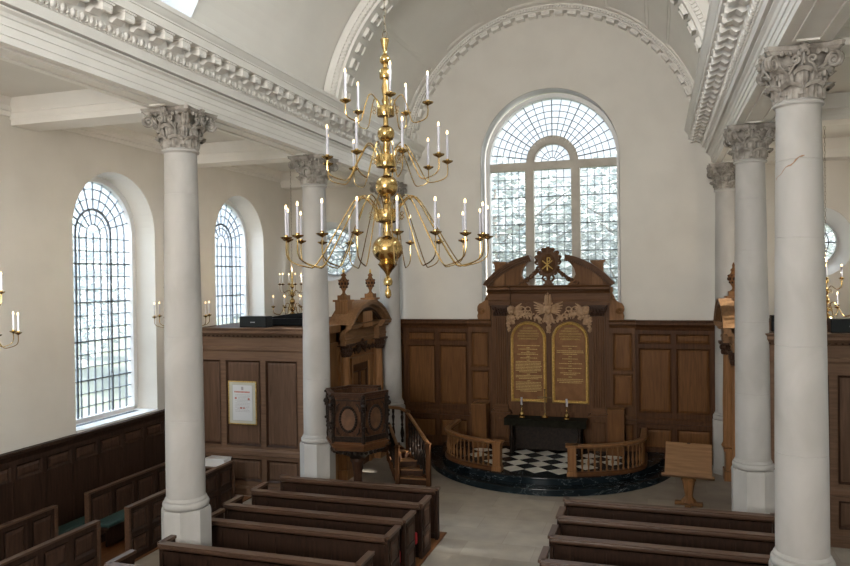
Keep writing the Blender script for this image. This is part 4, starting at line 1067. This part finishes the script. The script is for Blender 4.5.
    b.build('tympanum',DWOOD,t,smooth=False)
    for q in (-1,1): MB().box(q*.95-.17,q*.95+.17,-.16,.18,4.2,4.63).box(q*.95-.21,q*.95+.21,-.21,.23,4.63,4.68).build('urn_block',DWOOD,t,smooth=False)
    for q in (-1,1):
        yy=1.05+q*.95*(1 if s<0 else -1)
        urn('carved_urn','carved wooden urn on the %s doorcase, the %s of its pair'%(side,'one nearer the camera' if yy<1 else 'one nearer the altar wall'),(-5.0 if s<0 else 4.80,yy,4.68))
    # door leaf
    fr,fd,md=MB(),Multi(),Multi(); panelled(fr,fd,md,1.16,2.9,[(.1,.53,.2,1.0),(.63,1.06,.2,1.0),(.1,.53,1.15,2.7),(.63,1.06,1.15,2.7)],0)
    for bb in (fr,fd,md): bb.v=[(x-.58,y-.01,z) for x,y,z in bb.v]
    d=fr.build('door_leaf',WOOD,t,smooth=False); fd.build('panel_field',FIELD,d,smooth=False); md.build('panel_moulding',MOULD,d,smooth=False)
    MB().ball((.46,-.09,1.15),.04,10,8).build('door_knob',BRASS,d)
def enclosure(s):
    side='left' if s<0 else 'right'
    t=thing('vestry_enclosure','tall oak panelled vestry enclosure filling the %s aisle'%side,'wood panelling',(s*6.7,-2.14,0))
    fr,fd,md=MB(),Multi(),Multi(); W=3.26; x0=-8.33 if s<0 else 4.98
    def X(a,bb): return (a-x0,bb-x0) if s<0 else (-bb-x0,-a-x0)
    cells=[]
    for a,bb in ((-8.2,-8.0),(-7.90,-7.33),(-7.17,-6.22),(-6.07,-5.23)):
        u,v=X(a,bb); cells+=[(u,v,1.20,3.28),(u,v,.34,.88)]
    panelled(fr,fd,md,W,3.9,cells,0,.035)
    cornice_run(fr,W,0,[(.04,0),(.09,0),(.09,.16),(.07,.20),(.04,.22)])
    cornice_run(fr,W,0,[(.04,.96),(.07,.98),(.07,1.08),(.05,1.12),(.04,1.13)])
    cornice_run(fr,W+.1,0,[(.04,3.50),(.07,3.54),(.07,3.60),(.05,3.62),(.05,3.84),(.09,3.88),(.12,3.90),(.19,3.96),(.19,4.02),(.23,4.06),(.23,4.08)],-.1 if s>0 else 0)
    q=MB(); x=.03
    while x<W: q.box(x,x+.045,-.115,-.05,3.865,3.925); x+=.115  # dark blocks stand in for the shade in the gaps between dentils
    for bb in (fr,fd,md,q): bb.v=[(x+x0-s*6.7,y,z) for x,y,z in bb.v]
    fr.build('front_frame',PALEX,t,smooth=False); fd.build('panel_field',PALEF,t,smooth=False); md.build('panel_moulding',MOULD,t,smooth=False); q.build('dentil_gap_shade',MOULD,t,smooth=False)
    # side wall towards the nave, and the flat top
    SW=0 if s<0 else .19; b=MB(); b.box(*sorted((s*5.0-s*6.7-SW,s*5.06-s*6.7-SW)),.03,5.55,0,3.95).box(*sorted((s*4.86-s*6.7,s*5.06-s*6.7)),.0,5.55,3.86,4.05).box(*sorted((s*4.94-s*6.7,s*5.06-s*6.7)),.0,5.55,3.5,3.6); b.build('side_wall',WOODL,t,smooth=False)
    MB().box(*sorted((s*5.0-s*6.7,s*8.33-s*6.7)),0,5.55,3.98,4.04).build('top_board',WOOD,t,smooth=False)
    return t
enclosure(-1); enclosure(1); doorcase(-1); doorcase(1)
# framed notice
t=thing('framed_certificate','gilt framed white certificate with red lettering hung on the left panelling','picture frame',(-6.70,-2.19,1.72))
b=MB(); W,H=.78,1.06
b.box(-W/2,W/2,-.03,.0,0,.028).box(-W/2,W/2,-.03,.0,H-.028,H).box(-W/2,-W/2+.028,-.03,.0,.028,H-.028).box(W/2-.028,W/2,-.03,.0,.028,H-.028); b.build('frame',GOLD,t,smooth=False)
MB().box(-W/2+.02,W/2-.02,-.018,-.004,.02,H-.02).build('mount',plain('cream_mount',(.50,.50,.42),.7),t,smooth=False)
p=MB().box(-.27,.27,-.021,-.017,.10,H-.10).build('certificate_paper',PAPER,t,smooth=False)
b=MB()
for (a,c,z0,z1) in ((-.28,.28,.09,.096),(-.28,.28,H-.096,H-.09)): b.box(a,c,-.0225,-.020,z0,z1)
b.box(-.28,-.274,-.0225,-.02,.09,H-.09).box(.274,.28,-.0225,-.02,.09,H-.09)
rnd=random.Random(1)
for k in range(13):
    z=.72-.034*k; x=-.20 if k not in (5,10) else -.14
    if k in (2,3): x=-.12
    while x<.19-(.06 if k in (5,10) else 0): ww=rnd.uniform(.02,.05); b.box(x,x+ww,-.0225,-.021,z,z+.008); x+=ww+.012
b.box(-.03,.03,-.0225,-.021,.84,.92); b.build('grey_text',INKG,p,smooth=False)
b=MB(); x=-.22
while x<.21: b.box(x,x+.026,-.0225,-.021,.775,.81); x+=.036
b.box(-.21,-.16,-.0225,-.021,.62,.66).box(.15,.20,-.0225,-.021,.60,.645).box(-.07,-.01,-.0225,-.021,.385,.42).box(.02,.06,-.0225,-.021,.385,.42); b.build('red_lettering',INKR,p,smooth=False)
def speaker(x,y,w_,lab,rz=0):
    t=thing('black_speaker',lab,'speaker',(x,y,4.082),rz)
    MB().box(-w_/2,w_/2,-.15,.15,0,.27).build('cabinet',BLACK,t,smooth=False,bevel=.01)
    b=MB(); b.box(-w_/2+.02,w_/2-.02,-.158,-.149,.02,.25); b.build('grille',plain('speaker_cloth',(.012,.016,.018),.9),t,smooth=False)
    b=MB(); x0=-.05
    for k in range(4): b.box(-.06+k*.032,-.06+k*.032+.022,-.162,-.157,.115,.14)
    b.build('badge',plain('silver_badge',(.4,.42,.44),.4,.5),t,smooth=False)
speaker(-6.43,-1.98,.74,'long black loudspeaker lying on top of the left vestry enclosure')
speaker(6.50,-1.98,.76,'long black loudspeaker lying on top of the right vestry enclosure')
t=thing('black_case','open black case with sloping lid behind the left loudspeaker','case',(-6.2,-.75,4.055))
MB().box(-.55,.60,-.25,.25,0,.18).build('case_body',BLACK,t,bevel=.01)
MB().prism([(-.55,.18),(.60,.18),(.60,.34),(-.1,.27),(-.55,.2)],'y',-.1,.2).build('lid',BLACK,t,smooth=False)
t=thing('small_black_monitor','small black monitor box at the inner corner of the right enclosure','speaker',(5.3,-1.3,4.055)); MB().box(-.12,.12,-.12,.12,0,.32).build('cabinet',BLACK,t,bevel=.01); MB().box(-.09,.09,-.126,-.119,.03,.2).build('grille',plain('grey_cloth',(.03,.03,.035),.9),t,smooth=False)

# ================================================================== LECTERN
t=thing('lectern','light oak lectern with broad sloping desk standing on the paving','lectern',(3.60,-.25,0),radians(-6))
b=MB(); b.lathe([(.17,.08),(.15,.13),(.10,.18),(.09,.22)],8); b.lathe([(.08,.2),(.13,.50),(.135,.56)],8); b.lathe([(.16,.56),(.16,.60),(.11,.64),(.10,.72)],8); b.build('pedestal',WOODL,t,angle=25)
MB().box(-.30,.30,-.07,.07,0,.08).box(-.07,.07,-.28,.28,0,.08).build('cross_foot',WOODL,t,smooth=False,bevel=.01)
b=MB().at((0,-.20,.70),rx=radians(58)); b.box(-.50,.50,0,.78,-.02,.02); b.build('desk_board',DWOODX,t,smooth=False,bevel=.008)
b=MB().at((0,-.20,.70),rx=radians(58)); b.box(-.56,.56,-.03,.02,-.03,.10); b.build('book_ledge',DWOODX,t,smooth=False,bevel=.006)
b=MB().at((0,-.20,.70),rx=radians(58)); b.box(-.10,.10,.1,.7,-.10,-.02); b.build('desk_support',WOODL,t,smooth=False)
b=MB().at((0,-.20,.70),rx=radians(58)); b.box(-.035,.035,.755,.785,.018,.03); b.build('rest_clip',MOULD,t,smooth=False)

# ================================================================== PEWS
def pew(x0,x1,yb,label,group,ends=(1,1),h=1.05,front=False):
    W=x1-x0; t=thing('oak_pew',label,'pew',((x0+x1)/2,yb,.02),0,group); a,c=-W/2,W/2; h-=.02
    b=MB(); b.box(a+.04,c-.04,0,.03,.08,h-.1); b.box(a+.04,c-.04,-.012,.035,.02,.12); x=a+.3
    b.build('back_panel',PEW,t,smooth=False)
    b=MB()
    while x<c-.1: b.box(x-.045,x+.045,-.014,.01,.12,h-.2); x+=.52
    b.box(a+.04,c-.04,-.020,.012,h-.2,h-.09)
    b.build('muntins',PEW,t,smooth=False)
    b=MB(); b.prism([(.04,h-.15),(-.02,h-.15),(-.02,h-.12),(-.05,h-.10),(-.05,h-.08),(-.10,h-.065),(-.10,h-.04),(-.085,h-.035),(-.085,h-.025),(-.115,h-.02),(-.115,h),(.04,h)],'x',a,c)
    b.build('top_rail',PEWX,t,smooth=False,bevel=.004)
    if not front:
        MB().box(a+.04,c-.04,.06,.46,.40,.435).box(a+.04,c-.04,.40,.43,.06,.40).build('seat',PEW,t,smooth=False)
    for q,on in ((-1,ends[0]),(1,ends[1])):
        if not on: continue
        X=c if q>0 else a; D=.52 if not front else .10
        b=MB(); b.box(X-.03,X+.03,-.02,D,0,h-.05)
        if not front:
            for (z0,z1) in ((.10,.42),(.50,h-.12)):
                sgn=q
                m=MB()
            for (z0,z1) in ((.10,.42),(.50,h-.12)):
                for (ya,yb_,za,zb) in ((.05,.07,z0,z1),(D-.07,D-.05,z0,z1),(.05,D-.05,z0,z0+.02),(.05,D-.05,z1-.02,z1)): b.box(*sorted((X+q*.03,X+q*.042)),ya,yb_,za,zb)
        e=b.build('end_panel',PEW,t,smooth=False)
        if not front:
            b=MB()
            for (z0,z1) in ((.10,.42),(.50,h-.12)): 
                b.add([(X+q*.03,.09,z0+.04),(X+q*.03,D-.09,z0+.04),(X+q*.03,D-.09,z1-.04),(X+q*.03,.09,z1-.04),(X+q*.045,.12,z0+.07),(X+q*.045,D-.12,z0+.07),(X+q*.045,D-.12,z1-.07),(X+q*.045,.12,z1-.07)],[(4,5,6,7),(0,1,5,4),(1,2,6,5),(2,3,7,6),(3,0,4,7)])
            b.build('panel_field',PEWF,e,smooth=False)
        MB().box(X-.055,X+.055,-.04,D+.02,h-.05,h).build('end_cap',PEWY,e,smooth=False,bevel=.006)
    return t
G='box pews in the nave'
words=['front','second','third','fourth','fifth','sixth']
LY=[-3.90,-4.92,-5.86,-6.69,-7.90,-8.85]
for i,y in enumerate(LY):
    xl=(-4.72,-4.80,-4.82,-4.70,-4.70,-4.9)[i]
    pew(xl,-1.28,y,'dark oak pew, %s from the altar in the left nave block'%words[i] if i else 'low dark oak pew front, nearest the pulpit in the left nave block',G,front=(i==0))
RY=[-3.94,-4.95,-5.95,-6.98,-8.0]
for i,y in enumerate(RY):
    pew(1.28,4.85 if i<3 else (4.30 if i==3 else 4.6),y,'dark oak pew, %s from the altar in the right nave block'%words[i] if i else 'low dark oak pew front, nearest the lectern in the right nave block',G,front=(i==0))
# aisle pews running along the left wall
def long_pew(x,y0,y1,h,label,cells_side,cush=None):
    t=thing('aisle_pew',label,'pew',(x,y0,.02),pi/2,'aisle pews along the left wall'); W=y1-y0; h-=.02
    fr,fd,md=MB(),Multi(),Multi(); cells=[]; k=max(1,round(W/.62)); w_=W/k
    for i in range(k): cells+=[(i*w_+.07,(i+1)*w_-.05,.10,h-.12)] if cush else [(i*w_+.07,(i+1)*w_-.05,.52,h-.12),(i*w_+.07,(i+1)*w_-.05,.10,.43)]
    panelled(fr,fd,md,W,h-.04,cells,-.0,.02)
    fr.build('panel_frame',PEW,t,smooth=False); fd.build('panel_field',PEWF,t,smooth=False); md.build('panel_moulding',PEW,t,smooth=False)
    MB().box(-.03,W+.03,-.05,.06,h-.04,h).build('top_rail',PEWX,t,smooth=False,bevel=.005)
    MB().box(-.03,.03,-.05,.05,0,h-.04).build('end_post',PEWX,t,smooth=False); MB().box(W-.03,W+.03,-.05,.05,0,h-.04).build('end_post',PEWX,t,smooth=False)
    if cush:
        MB().box(.05,W-.05,-.44,-.03,.38,.42).box(.05,W-.05,-.40,-.37,.05,.38).build('seat',PEW,t,smooth=False)
        MB().box(.06,W-.06,-.45,-.03,.42,.49).build('seat_cushion',CUSH,t,bevel=.02)
long_pew(-7.72,-13,-7.02,1.12,'dark aisle pew back nearest the camera, closest to the left wall',1,True)
long_pew(-6.48,-13,-7.33,1.05,'dark panelled pew front at the lower left corner with two tiers of panels',1)
long_pew(-7.72,-6.2,-2.85,1.12,'dark aisle pew back under the first window with green cushion, left of the column',1,True)
long_pew(-6.48,-6.55,-3.05,1.05,'dark panelled pew front running behind the left foreground column',1)
t=thing('wall_bench','bench with dark green cushion against the left wall wainscot','bench',(-8.1,-13,0))
MB().box(-.13,.22,0,10.3,.38,.42).box(.16,.19,0,10.3,.02,.38).build('seat',PEW,t,smooth=False); MB().box(-.12,.23,0,10.3,.42,.49).build('seat_cushion',CUSH,t,bevel=.02)
# kneelers
for (y,lab,m2) in ((-4.987,'red kneeler hung behind the second left pew at its aisle end',None),(-5.927,'red kneeler with yellow patch hung behind the third left pew',YEL)):
    t=thing('kneeler',lab,'kneeler',(-1.46,y,.30),0,'kneelers hung on the pew backs'); MB().box(-.13,.13,-.05,.05,0,.22).build('cushion',RED,t,bevel=.03)
    if m2: MB().box(-.08,.05,-.055,-.045,.05,.18).build('patch',m2,t,smooth=False)
# white box on a dark cupboard by the enclosure
t=thing('dark_cupboard','low dark cupboard behind the aisle pews carrying a white box','cupboard',(-7.25,-2.46,.02)); MB().box(-.30,.30,-.22,.22,0,.70).build('body',PEW,t,smooth=False); MB().box(-.32,.32,-.24,.24,.70,.73).build('top',PEWX,t,smooth=False)
t=thing('white_box','white box lying on a dark cupboard beside the left column','box',(-7.25,-2.46,.75)); MB().box(-.27,.27,-.16,.16,0,.16).build('body',WHITEP,t,bevel=.006); MB().box(-.28,.28,-.17,.17,.16,.19).build('lid',WHITEP,t,bevel=.006)

# ================================================================== CHANDELIERS
def arm_curve(rh,zh,rp,zp,rb,zb,Rp,Zp,n=26):
    """hub -> peak -> bottom -> up under the pan"""
    K=[(rh,zh),(rh+.04*(rp-rh)/.2,zh+(zp-zh)*.6),(rp,zp),(rp+(rb-rp)*.42,zp+(zb-zp)*.42),(rb-.10*(Rp-rb)-.02,zb+.05*(zp-zb)),(rb+.25*(Rp-rb),zb-.0),(Rp-.06*(Rp-rb),zb+.28*(Zp-zb)),(Rp,Zp)]
    out=[]; P=[K[0]]+K+[K[-1]]
    for i in range(1,len(P)-2):
        p0,p1,p2,p3=P[i-1],P[i],P[i+1],P[i+2]
        for j in range(4):
            u=j/4; out.append(tuple(.5*((2*p1[k])+(-p0[k]+p2[k])*u+(2*p0[k]-5*p1[k]+4*p2[k]-p3[k])*u*u+(-p0[k]+3*p1[k]-3*p2[k]+p3[k])*u**3) for k in (0,1)))
    out.append(K[-1]); return out
def chandelier(label,loc,stem,tiers,ar,pan,ch,cr_,fl,chain_top,hubs):
    t=thing('brass_chandelier',label,'chandelier',loc)
    MB().lathe(stem,28).build('turned_stem',BRASS,t,angle=40)
    b=MB()
    for (z,r,nn) in hubs:
        for i in range(nn):
            a=2*pi*i/nn
            for q in (0,1): b.tube([((r+.04*ar/.008+ (.03*ar/.008)*cos(th)*(1-th/12))*cos(a),(r+.04*ar/.008+(.03*ar/.008)*cos(th)*(1-th/12))*sin(a),z+(q-.5)*.05*ar/.008+.03*ar/.008*sin(th)*(1-th/12)) for th in [k*.7 for k in range(11)]],ar*.5,4)
    b.build('scroll_ornament',BRASS,t)
    b=MB(); z=stem[0][1]; 
    ztop=chain_top
    zc=max(s_[1] for s_ in stem); k=0; ll=.11*ar/.008
    b.tube([(.03*ar/.008*cos(q),0,zc+.04*ar/.008+.045*ar/.008*sin(q)) for q in [i*pi/6 for i in range(13)]],ar*.7,5)
    z=zc+.07*ar/.008
    while z<ztop:
        a=(k%2)*pi/2
        b.tube([(.018*ar/.008*cos(q)*cos(a),.018*ar/.008*cos(q)*sin(a),z+ll/2+ll*.55*sin(q)) for q in [i*pi/4 for i in range(9)]],ar*.45,4,False); z+=ll*.92; k+=1
    b.build('hanging_chain',noisy('chain_metal',(.10,.08,.05),(.2,.16,.1),freq=9,metal=.8,rough=.4) if 'chain_metal' not in bpy.data.materials else bpy.data.materials['chain_metal'],t)
    for (n_,o_,prm) in tiers:
        cv=arm_curve(*prm); Rp,Zp=prm[6],prm[7]
        am=MB().tube([(r,0,z) for r,z in cv],ar,6)
        m0=am.build('arm',BRASS,t); 
        p0=MB().lathe([(.008,Zp-.02),(pan*.3,Zp-.012),(pan*.9,Zp+.008),(pan,Zp+.022),(pan*.93,Zp+.022),(pan*.35,Zp+.006),(cr_*1.2,Zp+.01),(cr_*1.6,Zp+.03),(cr_*1.25,Zp+.045),(cr_*1.25,Zp+.01)],14,(Rp,0,0)).build('drip_pan',BRASS,m0)
        c0=MB().lathe([(cr_,Zp+.02),(cr_*.96,Zp+.02+ch)],8,(Rp,0,0)).build('candle',WAX,m0)
        f0=MB().ball((Rp,0,Zp+.02+ch+fl*.8),fl,8,6,(.62,.62,1.4)).build('flame_bulb',FLAME,m0)
        m0.rotation_euler=(0,0,radians(o_))
        for i in range(1,n_):
            m=m0.copy(); COL.objects.link(m); m.parent=t; m.rotation_euler=(0,0,radians(o_+360*i/n_))
            for x in (p0,c0,f0): y=x.copy(); COL.objects.link(y); y.parent=m
    return t
BS=[(.0,5.01),(.02,5.015),(.038,5.05),(.035,5.10),(.015,5.13),(.015,5.15),(.048,5.17),(.055,5.205),(.045,5.24),(.02,5.26),(.025,5.29),(.05,5.33),(.10,5.385),(.115,5.405),(.10,5.42)]
BS+=[(.178*cos(a),5.58+.16*sin(a)) for a in [radians(x) for x in range(-60,75,12)]]
BS+=[(.05,5.75),(.035,5.80),(.05,5.84),(.04,5.87),(.135,5.895),(.145,5.92),(.145,6.0),(.135,6.03),(.05,6.05),(.035,6.09),(.05,6.12),(.035,6.15)]
BS+=[(.132*cos(a),6.30+.132*sin(a)) for a in [radians(x) for x in range(-70,75,14)]]
BS+=[(.035,6.45),(.03,6.50),(.115,6.52),(.12,6.54),(.12,6.64),(.11,6.66),(.035,6.68),(.045,6.72),(.03,6.78)]
BS+=[(.10*cos(a),6.90+.10*sin(a)) for a in [radians(x) for x in range(-70,75,14)]]
BS+=[(.03,7.02),(.028,7.09),(.095,7.10),(.10,7.12),(.10,7.20),(.09,7.215),(.03,7.23),(.045,7.28),(.03,7.32),(.045,7.42),(.03,7.50),(.03,7.53),(.062,7.535),(.066,7.55),(.066,7.62),(.055,7.64),(.025,7.66)]
BS+=[(.062*cos(a),7.75+.062*sin(a)) for a in [radians(x) for x in range(-65,70,15)]]
BS+=[(.022,7.82),(.022,7.85),(.05,7.97),(.05,7.985),(.015,8.0)]
CHX,CHY=0,-9.9
# arm angles are measured from the direction facing the camera
base=-69.5
D=5.0
def rel(a): return base+a
zz=lambda L:[(r,z-D) for r,z in L]
def A_(*p): return (p[0],p[1]-D,p[2],p[3]-D,p[4],p[5]-D,p[6],p[7]-D)
chandelier('large polished brass chandelier with three tiers of lit candles in mid nave',(CHX,CHY,D),zz(BS),[
    (18,rel(5),A_(.13,5.96,.34,6.17,.86,5.385,1.15,5.69)),
    (9,rel(14),A_(.11,6.60,.22,6.78,.50,6.35,.71,6.575)),
    (5,rel(6),A_(.09,7.17,.19,7.34,.34,7.02,.49,7.22))],.0072,.066,.31,.0145,.021,12.9-D,[(5.96-D,.145,9),(6.6-D,.12,9),(7.16-D,.10,5)])
SS=[(0,4.10),(.02,4.103),(.04,4.108),(.05,4.113)]+[(.135*cos(a),4.22+.125*sin(a)) for a in [radians(x) for x in range(-60,75,15)]]+[(.03,4.37),(.07,4.42),(.07,4.47),(.03,4.5),(.03,4.55)]
SS+=[(.075*cos(a),4.65+.075*sin(a)) for a in [radians(x) for x in range(-60,75,15)]]+[(.025,4.75),(.06,4.80),(.06,4.86),(.025,4.9),(.02,4.98)]+[(.06*cos(a),5.06+.06*sin(a)) for a in [radians(x) for x in range(-60,75,15)]]+[(.02,5.14),(.03,5.3),(.015,5.42)]
def small(x,y,lab,o1,o2):
    d=4.10; L=bpy.data.lights.new('candle_glow','POINT'); L.energy=36; L.color=(1,.80,.56); L.shadow_soft_size=.03
    lo=bpy.data.objects.new('candle_glow',L); COL.objects.link(lo); lo.location=(x,y,5.5)
    q=lambda *p:(p[0],p[1]-d,p[2],p[3]-d,p[4],p[5]-d,p[6],p[7]-d)
    return chandelier(lab,(x,y,d),[(r,z-d) for r,z in SS],[(8,o1,q(.06,4.45,.15,4.60,.38,4.30,.55,4.50)),(6,o2,q(.05,4.83,.11,4.95,.24,4.88,.34,5.10))],.007,.055,.25,.013,.020,8.5-d,[(4.45-d,.07,8),(4.83-d,.06,6)])
small(-6.45,-.05,'small brass chandelier above the left vestry enclosure, seen left of the second column',7,12)
small(-6.45,-4.86,'small brass chandelier half hidden behind the left foreground column',2,12)
small(-6.45,-9.68,'small brass chandelier cut off by the left edge of the picture',-12,4)
small(6.45,-.1,'small brass chandelier beside the oval window at the right edge',10,20)

# ================================================================== OUTSIDE THE WINDOWS
struct(MB().box(-70,70,-50,80,-.9,-.6).build('ground',GRASS,smooth=False))
def make_tree(name,label,h,rad,n,seed,loc,sz=.22):
    rnd=random.Random(seed); t=thing(name,label,'tree',loc,0,'trees outside the windows')
    b=MB(); b.tube([(0,0,0),(.1,.05,h*.35),(-.05,.1,h*.65),(.05,0,h*.9)],[.28,.22,.14,.05],8)
    for i in range(9):
        a=rnd.uniform(0,6.28); z=h*rnd.uniform(.3,.75); L=rad*rnd.uniform(.5,.9); b.tube([(0,0,z),(L*.5*cos(a),L*.5*sin(a),z+L*.3),(L*cos(a),L*sin(a),z+L*.6)],[.10,.06,.02],6)
    b.build('trunk',BARK,t)
    b=MB()
    for i in range(n):
        a=rnd.uniform(0,6.28); u=rnd.uniform(-1,1); q=rnd.random()**.4; s_=sqrt(1-u*u)
        c=Vector((rad*q*s_*cos(a),rad*q*s_*sin(a),h*.62+h*.42*q*u)); d=Matrix.Rotation(rnd.uniform(0,6.28),4,'Z')@Matrix.Rotation(rnd.uniform(0,3.1),4,'X'); z_=sz*rnd.uniform(.5,1.2)
        b.mat(Matrix.Translation(c)@d).add([(-z_,0,0),(0,-z_*.5,0),(z_,0,0),(0,z_*.5,0)],[(0,1,2,3)])
    b.build('foliage',LEAFM,t,smooth=False); return t
tr1=make_tree('leafy_tree','leafy tree outside the left aisle windows',9,3.2,2400,1,(-17,-1,-.6))
for k,(x,y,r,L) in enumerate(((-20,4.5,1,'broad leafy tree beyond the second left window'),(-23,9,2,'distant leafy tree beyond the left windows'),(-19,-6,3,'leafy tree nearest the first left window'))):
    copy_tree(tr1,None,(x,y,-.6),r,L,'trees outside the windows')
tr2=make_tree('tall_leafy_tree','tall leafy tree outside the great east window at left',11.5,4.6,4200,5,(-4.5,17,-.6),.24)
for k,(x,y,r,L) in enumerate(((1.5,20,1.5,'tall leafy tree seen through the middle of the east window'),(6.8,16.5,3,'tall leafy tree seen through the right light of the east window'),(-12,21,4,'tall leafy tree beyond the left oval window'),(15,19,5,'tall leafy tree beyond the right oval window'))):
    copy_tree(tr2,None,(x,y,-.6),r,L,'trees outside the windows')

st=make_tree('sun_blocking_tree','unseen tree added to block the sun outside the right aisle windows',16,4.6,2600,8,(22,-4.6,-.6),.45)  # out-of-view trees added to keep sun from the right windows off the pews
for k,(x,y,r) in enumerate(((17.5,-8.5,1),(19,-14,2),(26,-9.5,3),(25,-16,4))):
    copy_tree(st,None,(x,y,-.6),r,('unseen tree added to block the sun outside the third right window','unseen tree added to block the sun outside the fourth right window','unseen tree added to block the sun, second row right of the church, nearer the altar end','unseen tree added to block the sun, second row right of the church, nearer the west end')[k],'trees outside the windows')

b=MB(); rnd=random.Random(12)
for i in range(5200):
    c=Vector((rnd.uniform(-26,34),rnd.uniform(27,30),10.5*rnd.random()**1.4)); z_=.34*rnd.uniform(.5,1.2)
    b.mat(Matrix.Translation(c)@Matrix.Rotation(rnd.uniform(0,6.28),4,'Z')@Matrix.Rotation(rnd.uniform(0,3.1),4,'X')).add([(-z_,0,0),(0,-z_*.6,0),(z_,0,0),(0,z_*.6,0)],[(0,1,2,3)])
tag(b.build('hedge_foliage',LEAFM,smooth=False),'long tall hedge far beyond the east window trees','hedge',kind='stuff')
